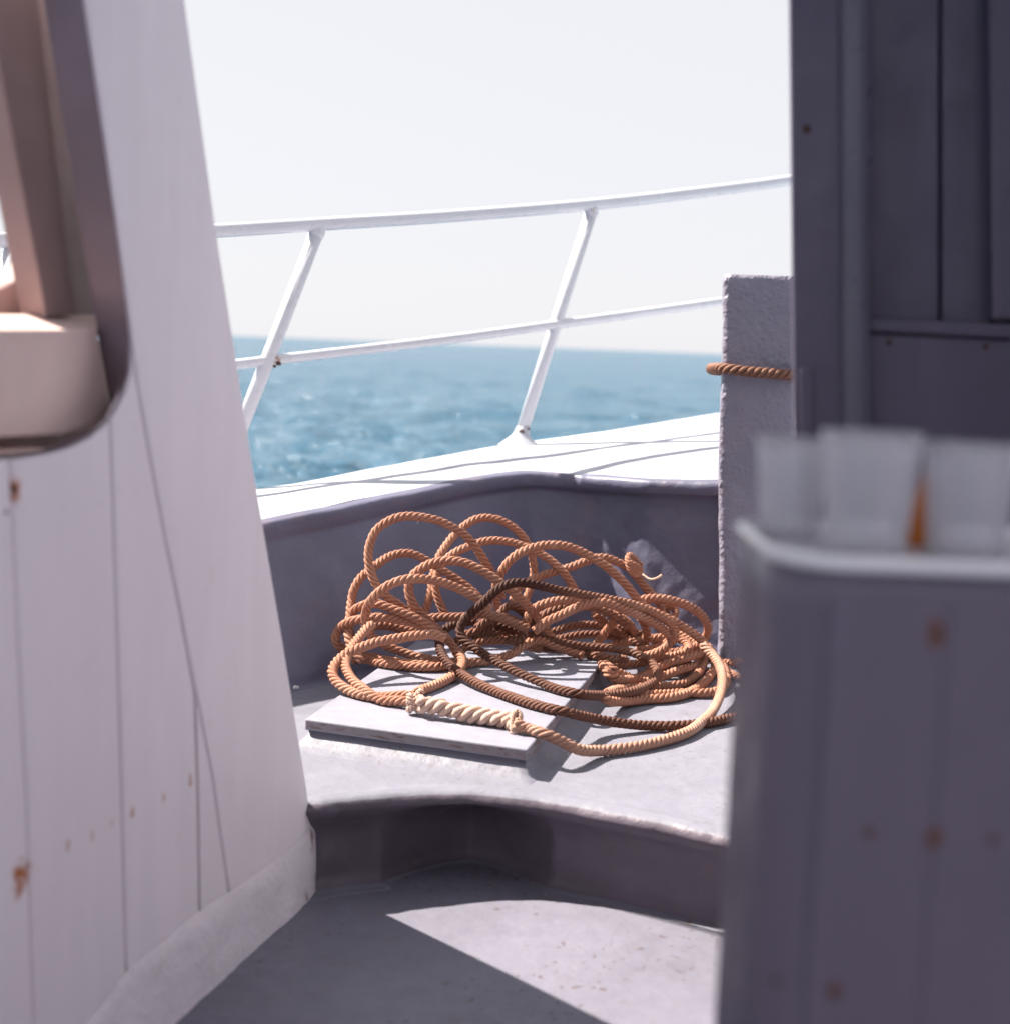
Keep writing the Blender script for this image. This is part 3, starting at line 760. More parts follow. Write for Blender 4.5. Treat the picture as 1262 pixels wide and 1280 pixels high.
TAN = {
 'tall_left': ([(573,822),(568,811),(560,800),(549,792),(536,782),(520,771),(501,758),(484,746),(473,735),(465,720),(460.5,701),(462,681),(470,663),(486,651),(503,645.5),(524,646),(545,650),(566,659),(587,674),(601,694),(612,712),(621,730),(628,748)], [(0,.11),(3,.17),(7,3.90),(13,3.95),(18,4.02),(22,4.08)]),
 'back_left': ([(452,826),(441,812),(435,793),(437,772),(439,752),(443,735),(451,722),(461,713),(472,705),(484,697),(501,691.5),(518,693),(534,701),(550,711),(566,721),(582,732),(596,745),(606,757),(612,770)], [(0,.12),(3,3.92),(9,4.05),(14,4.12),(18,4.05)]),
 'middle': ([(560,800),(548,788),(535,776),(523,764),(514,750),(510.5,735),(515,721),(530,709),(546,702.5),(566,701),(584,704.5),(602,713),(620,725),(634,735),(646,744),(657,755),(668,768),(678,781),(686,793),(694,806)], [(0,.15),(4,3.85),(9,3.92),(13,3.86),(19,.12)]),
 'front_arc': ([(612,762),(600,750.5),(578,738),(558.5,730),(543,725.5),(527,723.5),(511,723.5),(495,727.5),(479,736),(467,747),(459,759),(457,774),(459,786),(468,799),(487,809),(508,817),(527,822.5),(547,826.5),(568,828),(590,828),(610,826.5),(626,822),(640,817),(651,809),(662,802.5),(675,801),(690,806),(708,813),(728,820)], [(0,3.9),(5,3.78),(10,3.72),(13,.14),(16,.115),(20,.11),(24,.14),(28,.10)]),
 'right_arc': ([(640,792),(632,777),(624,762),(619,745),(621,728),(629,711),(640,698),(655,688.5),(672,683),(691,681),(710,683.5),(727,690),(743,698.5),(757.5,708),(771,720),(783,732),(794,746),(803,757),(822,767),(841,776),(857,786),(873,797),(882,808),(877,815),(864,820.5),(848,825.5),(829,831),(810,838)], [(0,.12),(4,3.95),(9,4.08),(14,4.12),(18,4.1),(22,4.2),(24,.05),(27,.05)]),
 'back_top': ([(528,778),(532,762),(538,742),(541,720),(547,699),(556,684),(566,671),(579,658.5),(593,649.5),(607,647),(624,650),(639,657.5),(650,667),(659,679),(665,697),(667,716),(663,735),(656,752),(652,768)], [(0,4.05),(4,4.2),(9,4.3),(13,4.3),(18,4.2)]),
 'back_second': ([(560,775),(551,757),(544,736),(547,716),(556,701),(570,690),(585,683.5),(601,677.5),(618,675.5),(636,677.5),(654.5,682.5),(669,689),(684,697.5),(697,708.5),(707.5,720),(715,732),(722,746),(727,762)], [(0,4.05),(4,4.12),(9,4.2),(13,4.2),(17,4.15)]),
 'back_cross': ([(640,752),(648,736),(660,727),(676,720),(695,714),(716,708),(736,700),(752,696.5),(768,701),(782,708),(792,716),(800,726),(808,736),(818,747),(828,760),(836,774)], [(0,4.1),(6,4.25),(10,4.28),(15,4.25)]),
 'right_loop': ([(790,757),(803,749.5),(819,748),(835,749.5),(851,754),(867,761.5),(879,772),(885,784),(882.5,795),(875,804),(862,811),(846,815),(826,818)], [(0,4.18),(6,4.24),(9,.04),(12,.05)]),
 'mid_arc': ([(656,781),(660,770),(669,760),(685,753.5),(702,750.5),(719.5,751.5),(735,755),(750,761),(766,768),(780,775),(790,785),(792,797)], [(0,3.92),(6,4.0),(11,.08)]),
 'mid_arc_low': ([(664,786),(676,771),(694,761.5),(715,757),(735,758),(756,764),(772,773),(784,782)], [(0,3.98),(7,4.1)]),
 'mid_front': ([(668,789),(683,777),(700,769.5),(716,761.5),(735,754.5),(754,752.5),(772,759),(792,766.5),(813,776.5),(829,787),(838,797),(830,806),(815,811),(795,813)], [(0,3.88),(5,3.94),(9,4.02),(11,.10),(13,.09)]),
 'mid_ring': ([(748,812),(767,806.5),(787,803),(806,799.5),(829,796.5),(846,798),(858,804),(860,812),(848,818),(830,822),(806,828),(780,831),(764,832),(748,823),(728,814)], [(0,.09),(5,.085),(9,.07),(12,.045),(14,.05)]),
 'low_ring_a': ([(724,812),(743,820),(758,832),(768,839),(782,845),(800,852),(818,850),(832,844),(848,838),(866,833),(878,824),(881,813),(874,803),(858,795),(840,786)], [(0,.05),(2,.03),(6,.03),(10,.035),(14,.09)]),
 'low_ring_b': ([(757,867),(768,862.5),(782,861),(800,859),(818,857.5),(836,857),(854,854.5),(867,847),(876,836),(880,824),(874,812)], [(0,.02),(5,.02),(10,.05)]),
 'outer_ring': ([(752,871),(760,876),(780,877),(805,874.5),(835,872.5),(859,866.5),(875,857),(887,845),(894,830),(891,818),(884,808),(870,799),(854,790),(838,780)], [(0,.014),(8,.016),(13,.10)]),
 'outer_ring_twin': ([(770,872),(790,869.5),(812,868),(835,867.5),(855,866),(880,866.5),(900,862),(908,850),(905,836),(897,826),(889,819),(880,816)], [(0,.026),(4,.016),(8,.02),(11,.05)]),
 'right_tail': ([(960,832),(940,829),(922,828.5),(908,829),(898,829),(890,826),(882,817)], [(0,.013),(4,.014),(6,.03)]),
 'right_tail_low': ([(975,858),(950,853),(928,848),(912,842),(902,833),(895,824),(886,815)], [(0,.013),(6,.03)]),
 'left_outer': ([(556,796),(541,790),(527,782),(513,777),(495,774),(479,772),(463,772.5),(450,774.5),(436,778),(424,787),(419,798),(424,808),(436,815),(452,820),(472,824),(495,828),(519,831),(543,831),(563,829)], [(0,.16),(5,3.85),(8,3.80),(11,.10),(14,.105),(18,.105)]),
 'left_upper': ([(441,800),(436,786),(437,772),(444,762),(457,755.5),(472,754.5),(489,761),(511,768.5),(530,778),(546,790)], [(0,.13),(4,3.86),(9,3.85)]),
 'left_cross': ([(446,828),(440,816),(444,803),(455,790),(466,783),(483,782),(503,787),(520,790)], [(0,.10),(3,.16),(7,.15)]),
 'left_low': ([(450,822),(464,826),(480,829.5),(500,832),(522,834),(545,834),(566,831),(590,829)], [(0,.104),(7,.104)]),
 'back_bar': ([(522,780),(538,773),(558,771.5),(582,771),(600,767),(618,770),(640,778),(660,786)], [(0,3.9),(7,3.92)]),
 'core_a': ([(566,808),(583,793),(604,789.5),(628,793),(650,799),(672,808),(695,811),(720,812.5),(740,819),(762,823),(782,824)], [(0,.14),(5,.12),(10,.08)]),
 'core_b': ([(570,818),(586,807),(604,801.5),(628,800),(647,803),(660,808),(676,812)], [(0,.12),(6,.115)]),
 'core_c': ([(592,800),(606,788),(618,778),(626,766),(636,757),(650,762),(662,775),(670,788),(674,800)], [(0,.15),(4,3.95),(8,.14)]),
 'core_d': ([(596,786),(610,776),(628,772),(646,778),(655,789),(650,799),(634,800)], [(0,3.92),(6,.15)]),
 'core_e': ([(742,768),(750,774),(760,782),(772,792),(790,798),(812,796)], [(0,4.05),(5,.08)]),
 'core_f': ([(745,806),(752,796),(760,786),(768,775),(770,768)], [(0,.10),(4,4.02)]),
 'core_g': ([(800,772),(807,784),(808,796),(804,806)], [(0,4.1),(3,.09)]),
 'core_h': ([(694,800),(715,795),(742,793),(770,797),(800,806),(826,818),(846,830)], [(0,.12),(3,.07),(6,.05)]),
 'core_i': ([(734,816),(750,829),(760,843),(774,850),(796,848),(820,838),(842,828),(862,824)], [(0,.05),(2,.02),(7,.03)]),
 'core_j': ([(690,790),(712,783),(740,781),(770,785),(798,792),(824,804)], [(0,.14),(5,.06)]),
}
pile = thing('coiled_rope', (.1, 3.95, Z1), 'tan twisted rope heaped in loose loops against the bulwark', 'rope')
bags = [Bag() for _ in range(4)]; fz = Bag(); rnd = random.Random(11)
for j, (nm, (pts, keys)) in enumerate(TAN.items()):
    path = trace(pts, keys)
    sdr = random.Random(j*13+1)
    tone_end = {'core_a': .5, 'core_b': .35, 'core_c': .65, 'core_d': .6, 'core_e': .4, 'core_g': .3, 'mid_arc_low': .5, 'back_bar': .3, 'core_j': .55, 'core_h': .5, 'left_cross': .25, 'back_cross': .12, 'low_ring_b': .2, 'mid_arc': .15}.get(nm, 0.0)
    rr = RR_*sdr.uniform(.93, 1.04)
    st_, (p, N, B) = strands(path, rr, PITCH_R*sdr.uniform(.95, 1.08), 'strand', None, None, tone=np.array([tone_end, tone_end])+sdr.uniform(0, .08), wob=.05, ph0=j*1.7)
    for k_, (V, F, uv, tn) in enumerate(st_): bags[k_].add(V, F, uv+np.array([[j*3.1+k_, 0]]), tn)
    fibres(fz, p, N, B, rr, int(len(p)*.2), .012, rnd)
for k_ in range(4): bags[k_].build('strand', M['rope'], pile)
o = fz.build('fibre_fuzz', M['rope'], pile, False); o['kind'] = 'stuff'
# frayed knot where two ends meet near the bulwark corner
def knot(name, center, size, mat, parent, turns=3, seed=1, tails=14, tail_len=.035, fzn=160, R=.009):
    rk = random.Random(seed); bg_ = Bag(); c = Vector(center); pts = []
    for q in range(turns*8):
        a = q/8*2*math.pi; lat = math.sin(q*.9+seed)*.8
        pts.append(c+Vector((math.cos(a)*size[0], math.sin(a*1.0+.4)*size[1], lat*size[2]+math.sin(a)*size[2]*.55)))
    st_, (p, N, B) = strands(catmull([tuple(v) for v in pts], 5), R, R*4, 'x', None, None, wob=.1, ph0=seed)
    for (V, F, uv, tn) in st_: bg_.add(V, F, uv, tn)
    k_obj = bg_.build(name, mat, parent)
    fr = Bag()
    for q in range(tails):
        d = Vector((rk.uniform(-1, 1), rk.uniform(-1, .3), rk.uniform(-.2, 1))).normalized()
        s0 = c+Vector((d.x*size[0]*.7, d.y*size[1]*.7, d.z*size[2]*.7)); l = tail_len*rk.uniform(.5, 1.2)
        e = s0+d*l+Vector((rk.uniform(-.3, .3)*l, 0, rk.uniform(-.3, .1)*l))
        cp = catmull([tuple(s0), tuple((s0+e)/2+Vector((rk.uniform(-.2, .2), 0, rk.uniform(-.1, .3)))*l), tuple(e)], 4)
        V, F, uv = tube(cp, np.linspace(.0026, .0008, len(cp)), 5); fr.add(V, F, uv)
    fibres(fr, p, N, B, R*1.3, fzn, .014, rk)
    fo = fr.build('frayed_fibre', mat, k_obj, False); fo['kind'] = 'stuff'
    return k_obj
kn = knot('frayed_knot', atk(792, 706, 4.26), (.020, .016, .024), M['rope'], pile, 3, 3, 70, .040, 600)
knot('frayed_end', atk(836, 764, 4.24), (.022, .014, .012), M['rope'], pile, 2, 5, 26, .034, 260)
tl_ = catmull([tuple(atk(803, 718, 4.2)), tuple(atk(812, 724, 4.18)), tuple(atk(820, 723, 4.17)), tuple(atk(827, 719, 4.17))], 6)
V, F, uv = tube(tl_, np.linspace(.003, .0045, len(tl_)), 6); mk('loose_strand', V, F, M['rope_pale'], pile, True, uv, np.zeros(len(V)))

# dark rope
DARK = [(990,888),(950,893),(914,897),(890,902.5),(851,907),(819,907.5),(787,905.5),(756,901),(738,897.5),(722,894),(707,890),(675,883),(643,873),(612,861.5),(590,851),(574,841),(559,828),(551,815),(549,803),(552,792),(560,784),(574,779),(590,777.5),(612,780.5),(628,784),(645,790.5),(662,795),(681,799),(707,804.5),(723,807.5),(742,809),(765,810.5),(787,815),(804,822),(816,831),(821.5,842),(816,852.5),(803,860),(787,865),(764,869),(742,869.5),(728,868.5),(715,866),(691,860),(669,850.5),(646.5,841),(628,831.5),(612,823),(596,812),(583,803),(575,793),(576,782),(583,772),(596,760.5),(608,750),(618,739.5),(631,731.5),(647,728),(662,729.5),(678,733),(699,738),(723,742.5),(742,746),(764,750),(787,755),(807,761.5),(824,769.5),(838,779),(844,791),(839,802),(829,811),(814,818),(796,822)]
dk_keys = [(0,.014),(5,.016),(8,.05),(10,.108),(11,.108),(15,.11),(17,.14),(20,.175),(24,.18),(27,.15),(30,.12),(33,.10),(35,.06),(37,.045),(39,.06),(41,.105),(43,.112),(46,.125),(48,.16),(51,.20),(53,3.80),(57,3.84),(61,3.92),(65,4.02),(68,4.08),(70,.10),(72,.09)]
dr = thing('dark_rope', (.1, 3.6, Z1), 'dark brown tarred rope looping over the hatch and tan heap', 'rope')
path = trace(DARK, dk_keys)
idx_t = np.linspace(0, 1, len(DARK))
tone = np.interp(np.arange(len(DARK)), [0, 8, 14, 18, 24, 30, 36, 44, 50, 56, 60, 63, 66, 72], [.8, .82, .78, .7, 1.0, .8, .62, .8, .85, 1.0, 1.0, .6, .12, .0])
st_, (p, N, B) = strands(path, .0128, .056, 'strand', None, None, tone=tone, wob=.04)
for (V, F, uv, tn) in st_: mk('strand', V, F, M['rope'], dr, True, uv, tn)
fz = Bag(); fibres(fz, p, N, B, .0125, 300, .008, rnd, .5); o = fz.build('fibre_fuzz', M['rope'], dr, False); o['kind'] = 'stuff'

# spliced rope: eye on the left, thick splice, tail to the right
sp = thing('spliced_rope', tuple(atz(585, 892, Z1)), 'pale tan rope with thick eye splice lying across the hatch board', 'rope')
EYE = [(519,872),(511,869.5),(495,870),(479,871.5),(463,870.5),(444,866.5),(428,858.5),(418,849),(415.5,837),(423,825.5),(436,816),(452,809.5),(467,804),(482,800.5),(497,798),(512,795.5),(528,793.5),(542,793),(556,798)]
EYE2 = [(519,880),(506,876.5),(493,876),(479,876),(463,868),(454,861),(444,853.5),(436.5,844),(432,833),(434,820),(440,808),(449,797),(457,787),(466,780)]
EYE3 = [(520,866),(530,861.5),(546,855.5),(564,846),(575,836),(578,824),(572,814)]
TAIL = [(643,904),(654,909),(668,913.5),(688,920.5),(706,929),(724,937.5),(748,938.5),(772,936.5),(803,931.5),(829,925.5),(851,918.5),(864,912.5),(877,902),(888,892),(897,876),(902,858),(901.5,841),(896,827),(888,816),(878,806)]
sb = [Bag() for _ in range(4)]; fz = Bag()
for j, (pts, keys, r_, mt) in enumerate([(EYE, [(0,.115),(3,.108),(6,.118),(8,.135),(10,.165),(13,.19),(18,.19)], RR_, 0), (EYE2, [(0,.107),(3,.108),(6,.125),(9,.165),(13,.20)], RR_*.95, 0), (EYE3, [(0,.118),(2,.107),(3,.105),(6,.12)], RR_, 0), (TAIL, [(0,.110),(2,.108),(3,.10),(4,.06),(6,.018),(10,.014),(12,.03),(14,.045),(16,.08),(18,.11),(19,.125)], RR_*1.02, 0)]):
    path = trace(pts, keys, r_); st_, (p, N, B) = strands(path, r_, PITCH_R, 'strand', None, None, wob=.05, ph0=j)
    if j == 3: tail_st = st_
    else:
        for k_, (V, F, uv, tn) in enumerate(st_): sb[k_].add(V, F, uv+np.array([[j*2.3+k_, 0]]), tn)
    fibres(fz, p, N, B, r_, int(len(p)*(.9 if j == 3 else .2)), .009, rnd)
for k_ in range(4): sb[k_].build('strand', M['rope'], sp)
for (V, F, uv, tn) in tail_st: mk('tail_strand', V, F, M['rope_mid'], sp, True, uv, tn)
SPL = [(524,879),(540,882),(560,887),(585,892.5),(610,897),(630,900.5),(644,904)]
path = trace(SPL, [(0,.118),(6,.112)], .017)
st_, (p, N, B) = strands(path, .0205, .070, 'strand', None, None, wob=.32, n=3)
bgx = Bag()
for (V, F, uv, tn) in st_: bgx.add(V, F, uv, tn)
so = bgx.build('splice', M['rope_pale'], sp)
fs = Bag(); fibres(fs, p, N, B, .0195, 2600, .013, rnd); fo = fs.build('frayed_fibre', M['rope_pale'], so, False); fo['kind'] = 'stuff'
o = fz.build('fibre_fuzz', M['rope_pale'], sp, False); o['kind'] = 'stuff'
def at_splice(px, py, h): return atz(px, py, Z1+h)
knot('knot', at_splice(519, 878, .09), (.013, .014, .026), M['rope_pale'], sp, 3, 8, 16, .022, 260, .0085)
knot('knot', at_splice(645, 903, .085), (.008, .012, .016), M['rope_pale'], sp, 3, 12, 12, .014, 200, .007)

# ------------------------------------------------------------------ left plank wall with window
lw = thing('plank_wall', L(300, 1180), 'white vertical plank cabin wall with window opening', 'cabin wall')
PT = .013
def lpoly(name, px, off=0.0, th=PT, mat=None, parent=lw, bevel=.0045, segs=2, shrink=0):
    return prism(name, [L(x, y, off) for x, y in px], -LNN*th, mat or M['left_wall'], parent, bevel, segs)
opening = [(166, 441), (164, 468), (157, 492), (146, 514), (131, 533), (113, 547), (90, 558), (60, 566.5), (30, 571), (13, 573)]
lpoly('plank', [(15, 573), (30, 571), (60, 566.5), (90, 558), (113, 547), (131, 533), (137, 526), (141, 640), (149, 900), (157.5, 1215), (160, 1310), (49, 1410), (45, 1280), (36, 1000), (25, 800)])
lpoly('plank', [(140, 523), (146, 514), (157, 492), (164, 468), (165.5, 446), (182, 545), (206, 675), (222, 752), (243, 866), (247, 1000), (249, 1135), (251, 1225), (163, 1307), (160.5, 1215), (152, 900), (144, 640)])
lpoly('plank', [(246, 876), (264, 970), (285, 1115), (292, 1188), (254, 1222), (252, 1135), (250, 1000)], bevel=.0015)
lpoly('corner_board', [(72, -250), (197, -250), (232, 0), (270, 280), (315, 570), (354, 800), (384, 985), (392, 1045), (387, 1118), (295, 1186), (288, 1115), (267, 970), (245, 858), (225, 752), (209, 675), (185, 545), (168, 447), (168, 440), (140, 235), (106, 0)], bevel=.006, segs=3)
lpoly('plank', [(12, 573), (-60, 578), (-128, 584), (-112, 800), (-100, 1100), (-95, 1520), (46, 1413), (42, 1280), (33, 1000), (22, 800)])
lpoly('plank', [(-131, 584), (-330, 600), (-330, 1760), (-98, 1523), (-103, 1100), (-115, 800)])
# plain boards further aft, beside and behind the camera
def S(s, z, off=0.0): return LB+LD*s+LU*(z/LU.z)-LNN*off
s_end = (L(-330, 900)-LB).dot(LD)
for k_ in range(9):
    s0 = s_end+.004+k_*.30
    prism('plank', [S(s0, -.02), S(s0+.296, -.02), S(s0+.296, 2.12), S(s0, 2.12)] if k_ > 2 else [S(s0, -.02), S(s0+.296, -.02), S(s0+.296, .86), S(s0, .86)], -LNN*PT, M['left_wall'], lw, .0025)
s_f = (L(197, -250)-LB).dot(LD)
prism('header_board', [S(s_f, 2.115), S(s_end+.9, 2.115), S(s_end+.9, 1.93), S((L(75, -235)-LB).dot(LD), 1.93)], -LNN*PT, M['left_wall'], lw, .003)
# dark backing behind the seams
bo = lpoly('backing', [(166, 470), (120, 560), (60, 580), (-330, 612), (-330, 1740), (290, 1180), (376, 1105), (376, 1030), (340, 790), (300, 560), (250, 240), (150, 240)], off=PT+.003, th=.012, mat=M['dark_gap'], bevel=0)
# skirting of lumpy glass cloth along the foot
V = []; ns2 = 70
top_l = [(-330, 1610), (-100, 1440), (40, 1330), (110, 1274), (158, 1214), (205, 1175), (250, 1138), (288, 1114), (330, 1085), (364, 1060), (391, 1030)]
tc = byarc(catmull([tuple(L(*p)) for p in top_l], 10), ns2)
for i in range(ns2):
    pt = Vector(tc[i]); s_ = (pt-LB).dot(LD); ft_ = LB+LD*s_
    f0 = i/(ns2-1)
    for j in range(9):
        f_ = j/8
        if f_ < .12: o_ = .0
        else: o_ = .005+.005*f_**2
        p = pt.lerp(Vector((ft_.x, ft_.y, -.004)), f_)
        d = .004*nz(p, 14, 2)+.002*nz(p, 45, 5)
        V.append(p+LNN*(o_+.001+(d if j > 0 else 0)))
# wrap round the forward end
for k_ in range(1, 5):
    for j in range(9):
        b_ = V[(ns2-1)*9+j]
        V.append(b_+LD*-1*(.002*k_+.006*nz(b_, 40, k_))-LNN*(.004*k_*k_))
nn2 = ns2+4
F = [(i*9+j, i*9+j+1, (i+1)*9+j+1, (i+1)*9+j) for i in range(nn2-1) for j in range(8)]
mk('skirting', V, F, M['skirt'], lw, True)
# screw heads
for (px, py, r) in [(18, 612, .0055), (25, 1099, .0028), (85, 1058, .0018), (166, 1015, .0018), (238, 976, .0018), (127, 630, .0025), (149, 612, .0025), (184, 606, .0025), (78, 632, .0025), (8, 640, .003), (30, 637, .0025)]:
    c_ = L(px, py, -.0006); V, F = lathe([(r, 0), (r*.9, .0008), (0.0001, .001)], c_, 10, LNN); mk('screw', V, F, M['screw'] if r > .0029 else M['skirt'], lw)

# window: dark reveal, sill, post, outer frame
win = lw
rv = [(40, -520), (72, -250), (106, 0), (140, 235), (163, 420), (165, 441), (163.5, 468), (156.5, 492), (145.5, 514), (130.5, 533), (112.5, 547), (89.5, 558), (60, 566.5), (30, 571), (-60, 577), (-200, 588), (-330, 598)]
rin = [(-10, -520), (22, -250), (55, 0), (93, 235), (121, 410), (124, 430), (131, 468), (136, 500), (140, 527), (119, 534), (98, 541), (80, 548), (68, 556), (30, 560), (-60, 565), (-200, 574), (-330, 583)]
co_ = catmull([tuple(L(x-(2.2 if y < 441 else 4.5 if y < 550 else 1.2), y-(0 if y < 441 else 3.5), -.002)) for x, y in rv], 5)
ci_ = catmull([tuple(L(x, y, .056)) for x, y in rin], 5)
V = []
for a_, b_ in zip(co_, ci_):
    a_, b_ = Vector(a_), Vector(b_)
    for q in range(5): V.append(a_.lerp(b_, q/4))
F = [(i*5+j, (i+1)*5+j, (i+1)*5+j+1, i*5+j+1) for i in range(len(co_)-1) for j in range(4)]
mk('window_reveal', V, F, M['frame_dark'], lw, True)
OFF = .060
ww = lw
def S2(px, py, off): return L(px, py, off)
# sill box
lpoly('sill', [(120, 411), (140, 527), (76, 544), (-330, 562), (-330, 412), (0, 411)], off=.047, th=.12, mat=M['sill'], bevel=.004)
cap = [L(122, 412, .0455), L(121, 393, OFF+.075), L(-330, 391, OFF+.075), L(-330, 413, .0455)]
prism('sill_cap', cap, (0, 0, -.012), M['sill'], lw, .002)
lpoly('sill_ledge', [(74, 561), (70, 577), (-330, 604), (-330, 575), (0, 566)], off=OFF-.045, th=.16, mat=M['sill'], bevel=.003)
# inner post standing on the sill
lpoly('window_post', [(-60, -250), (21, -250), (50, 0), (72, 200), (97, 392), (58, 398), (21, 200), (-15, 0)], off=OFF+.045, th=.04, mat=M['sill_dark'], bevel=.004)
# outer wall skin with rounded window corner
lpoly('outer_frame', [(-60, -250), (-20, 0), (8, 130), (25, 220), (38, 300), (38, 322), (30, 340), (18, 352), (0, 361), (-40, 366), (-330, 372), (-330, 420), (200, 420), (180, 300), (150, 0), (130, -250)], off=OFF+.115, th=.03, mat=M['sill_dark'], bevel=.004)
lpoly('outer_skin', [(-330, 425), (200, 425), (250, 800), (250, 1150), (-330, 1700)], off=OFF+.115, th=.02, mat=M['sill'], bevel=.002)

# ------------------------------------------------------------------ right bulkhead
rb = thing('bulkhead', aty(1120, 1900, RY), 'shaded panelled bulkhead with door jamb behind the tumblers', 'bulkhead')
rb.location = (.75, RY, 0)
def rpoly(name, px, y, th, mat, bevel=.003, segs=2):
    return prism(name, [aty(x, yy, y) for x, yy in px], (.2*th, th, 0), mat, rb, bevel, segs)
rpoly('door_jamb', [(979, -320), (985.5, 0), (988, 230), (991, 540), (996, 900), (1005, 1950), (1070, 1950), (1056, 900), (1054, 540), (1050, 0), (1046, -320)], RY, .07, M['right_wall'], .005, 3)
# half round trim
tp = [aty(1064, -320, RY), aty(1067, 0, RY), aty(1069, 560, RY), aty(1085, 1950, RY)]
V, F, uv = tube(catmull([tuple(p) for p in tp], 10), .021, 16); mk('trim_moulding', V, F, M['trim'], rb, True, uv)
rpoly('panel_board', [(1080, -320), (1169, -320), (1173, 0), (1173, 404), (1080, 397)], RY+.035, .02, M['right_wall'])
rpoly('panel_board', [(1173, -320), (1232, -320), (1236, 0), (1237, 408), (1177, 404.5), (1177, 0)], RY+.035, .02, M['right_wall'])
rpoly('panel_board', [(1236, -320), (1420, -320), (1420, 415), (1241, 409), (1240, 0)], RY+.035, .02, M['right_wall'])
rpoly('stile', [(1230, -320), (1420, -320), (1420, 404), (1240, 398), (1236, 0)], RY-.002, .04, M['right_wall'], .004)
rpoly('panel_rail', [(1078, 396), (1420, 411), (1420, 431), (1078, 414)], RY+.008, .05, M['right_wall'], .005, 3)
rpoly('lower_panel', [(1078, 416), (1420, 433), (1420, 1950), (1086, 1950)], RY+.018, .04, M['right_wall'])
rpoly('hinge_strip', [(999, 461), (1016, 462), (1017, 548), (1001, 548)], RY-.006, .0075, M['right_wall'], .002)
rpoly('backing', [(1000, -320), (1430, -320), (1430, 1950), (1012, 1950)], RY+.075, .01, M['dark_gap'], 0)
for (px, py, r) in [(1008, 161, .006), (1111, 428, .004), (1232, 433, .004)]:
    V, F = lathe([(r, 0), (r*.85, .0012), (.0001, .0015)], aty(px, py, RY+(.016 if px > 1050 else -.001)), 12, (0, -1, 0)); mk('screw', V, F, M['screw'], rb)

# unseen cabin roof and walls, placed to shape the light inside
rf = box('unseen_cabin_roof', (-1.3, .95, 2.125), (1.2, 2.08, 2.2), M['interior']); tag(rf, 'unseen painted cabin roof shaped to shade the bulkhead', 'roof')  # unseen roof for shade, kept short so sky light reaches the planks
sw = box('added_side_wall', (1.02, -.55, 0), (1.08, 1.99, 2.12), M['interior'])  # unseen wall, added to darken the right side of the cabin
tag(sw, 'unseen painted wall added to keep the locker side dark', 'wall')

bw_ = box('added_back_wall', (.38, -.62, 0), (1.08, -.56, 2.12), M['interior']); tag(bw_, 'unseen painted wall added behind the viewer to shape light on the locker', 'wall')  # unseen half wall, added to vary the light across the locker front
# ------------------------------------------------------------------ locker with tray, tumblers, bottle
TZ = aty(1100, 694, YC).z
cx0, cx1, cy0, cy1, crad = aty(958, 690, YC+.0).x+.012, 0.98, YC, YC+.235, .055
def rr_plan(x0, x1, y0, y1, r, n=10):
    out = []
    for (cx, cy, a0) in [(x0+r, y0+r, 180), (x1-r, y0+r, 270), (x1-r, y1-r, 0), (x0+r, y1-r, 90)]:
        for q in range(n+1):
            a = math.radians(a0+90*q/n); out.append((cx+r*math.cos(a), cy+r*math.sin(a)))
    return out
lk = thing('locker', ((cx0+cx1)/2, (cy0+cy1)/2, 0), 'shaded rounded locker with rust spots in the right foreground', 'locker')
def shell(name, plan, zs, mat, parent, cap=True):
    V = [(x, y, z) for z in zs for x, y in plan]; n = len(plan)
    F = [(i*n+j, i*n+(j+1) % n, (i+1)*n+(j+1) % n, (i+1)*n+j) for i in range(len(zs)-1) for j in range(n)]
    if cap: F.append(tuple((len(zs)-1)*n+j for j in range(n)))
    return mk(name, V, F, mat, parent, True) if False else mk(name, V, F, mat, parent)
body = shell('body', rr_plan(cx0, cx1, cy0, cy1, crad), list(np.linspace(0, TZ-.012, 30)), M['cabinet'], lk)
for p_ in body.data.polygons: p_.use_smooth = len(p_.vertices) == 4
# a lapped front board edge
bx_l = aty(1030, 900, YC).x; bx_r = aty(1176, 900, YC).x
box('front_board', (bx_l, cy0-.0012, .02), (bx_r-.001, cy0+.004, TZ-.03), M['cabinet'], lk, .0015)
box('front_board', (bx_r+.001, cy0-.0012, .02), (cx1-.06, cy0+.004, TZ-.03), M['cabinet'], lk, .0015)
for (px, py), r, a_ in cb_sp:
    V, F = lathe([(.0035, 0), (.003, .001), (.0001, .0013)], aty(px, py, cy0-.0014), 12, (0, -1, 0)); mk('screw', V, F, M['screw'], lk)
tray = thing('tray', ((cx0+cx1)/2, (cy0+cy1)/2, TZ-.012), 'white rimmed tray on top of the locker holding clear tumblers', 'tray')
pl = [(-.002, .0), (-.005, .003), (-.0055, .007), (-.004, .010), (-.001, .011), (.002, .010), (.004, .007), (.006, .003), (.012, .0025)]
V = []; base_plan = rr_plan(cx0, cx1, cy0, cy1, crad)
for (o_, z_) in pl:
    for (x, y) in rr_plan(cx0+o_, cx1-o_, cy0+o_, cy1-o_, max(.01, crad-o_)): V.append((x, y, TZ-.0125+z_))
n = len(base_plan)
F = [(i*n+j, i*n+(j+1) % n, (i+1)*n+(j+1) % n, (i+1)*n+j) for i in range(len(pl)-1) for j in range(n)]
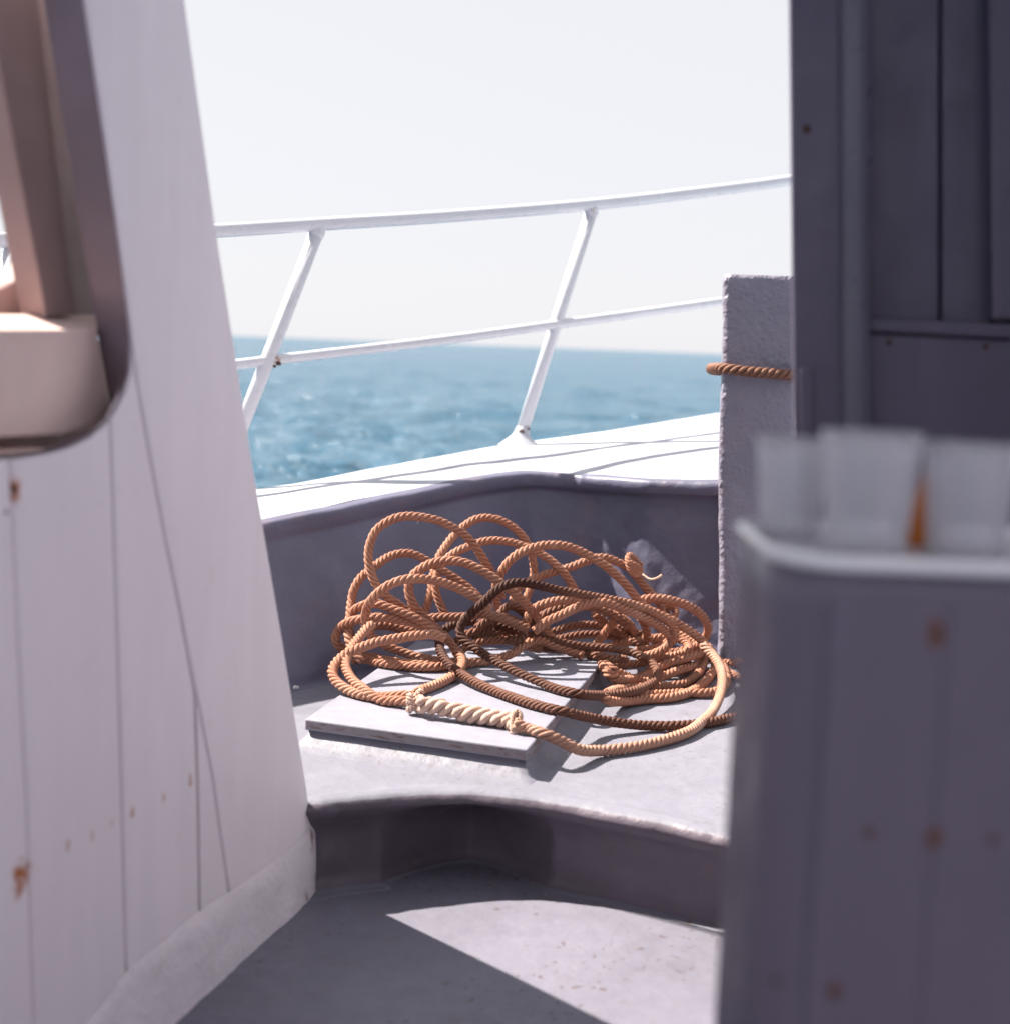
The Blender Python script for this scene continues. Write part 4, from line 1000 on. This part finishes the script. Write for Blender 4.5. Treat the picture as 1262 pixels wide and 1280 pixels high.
mk('rim', V[:], F, M['tray'], tray, True)
fl = [(x, y, TZ-.0105) for x, y in rr_plan(cx0+.012, cx1-.012, cy0+.012, cy1-.012, crad-.012)]
mk('tray_base', fl, [tuple(range(len(fl)))], M['tray'], tray)
FZ = TZ-.0095
def tumbler(px, top_py, Y_, r, label):
    x = aty(px, top_py, Y_).x; zt = aty(px, top_py, Y_).z
    h = zt-FZ; rb_ = r*.80; th = .0016
    root = thing('tumbler', (x, Y_, FZ), label, 'tumbler', 'clear tumblers on the tray')
    outer = [(.0005, 0), (rb_*.93, .0), (rb_, .003)]+[(rb_+(r-rb_)*q/10, .003+(h-.003)*q/10) for q in range(1, 11)]
    inner = [(r-th, h)]+[(rb_+(r-rb_)*q/10-th, .003+(h-.003)*q/10) for q in range(9, -1, -1)]+[(rb_*.8, .005), (.0005, .005)]
    V, F = lathe(outer+inner, (x, Y_, FZ), 40); mk('cup', V, F, M['tumbler'], root, True)
    V, F = lathe([(r-th*1.2, h-.0018), (r+.0004, h-.0018), (r+.0012, h), (r+.0004, h+.0014), (r-th*1.2, h+.0010)], (x, Y_, FZ), 40); mk('lip', V, F, M['tumbler'], root, True)
tumbler(992, 549, YC+.165, .030, 'leftmost clear tumbler partly behind the wide middle one')
tumbler(1090, 541, YC+.075, .0385, 'wide clear tumbler in the middle of the tray')
tumbler(1216, 556, YC+.07, .036, 'clear tumbler at the right beyond the amber bottle')
bxp = aty(1158, 650, YC+.145)
ab = thing('amber_bottle', (bxp.x, bxp.y, FZ), 'small amber bottle between the clear tumblers', 'bottle')
prof = [(.0005, 0), (.0155, .0), (.017, .003), (.0165, .018), (.014, .030), (.0095, .045), (.0062, .055), (.0055, .060)]
V, F = lathe(prof, (bxp.x, bxp.y, FZ), 28); mk('glass_body', V, F, M['amber'], ab, True)
V, F = lathe([(.0062, .058), (.0066, .059), (.0066, .068), (.006, .070), (.0003, .070)], (bxp.x, bxp.y, FZ), 20); mk('cap', V, F, M['cap'], ab, True)
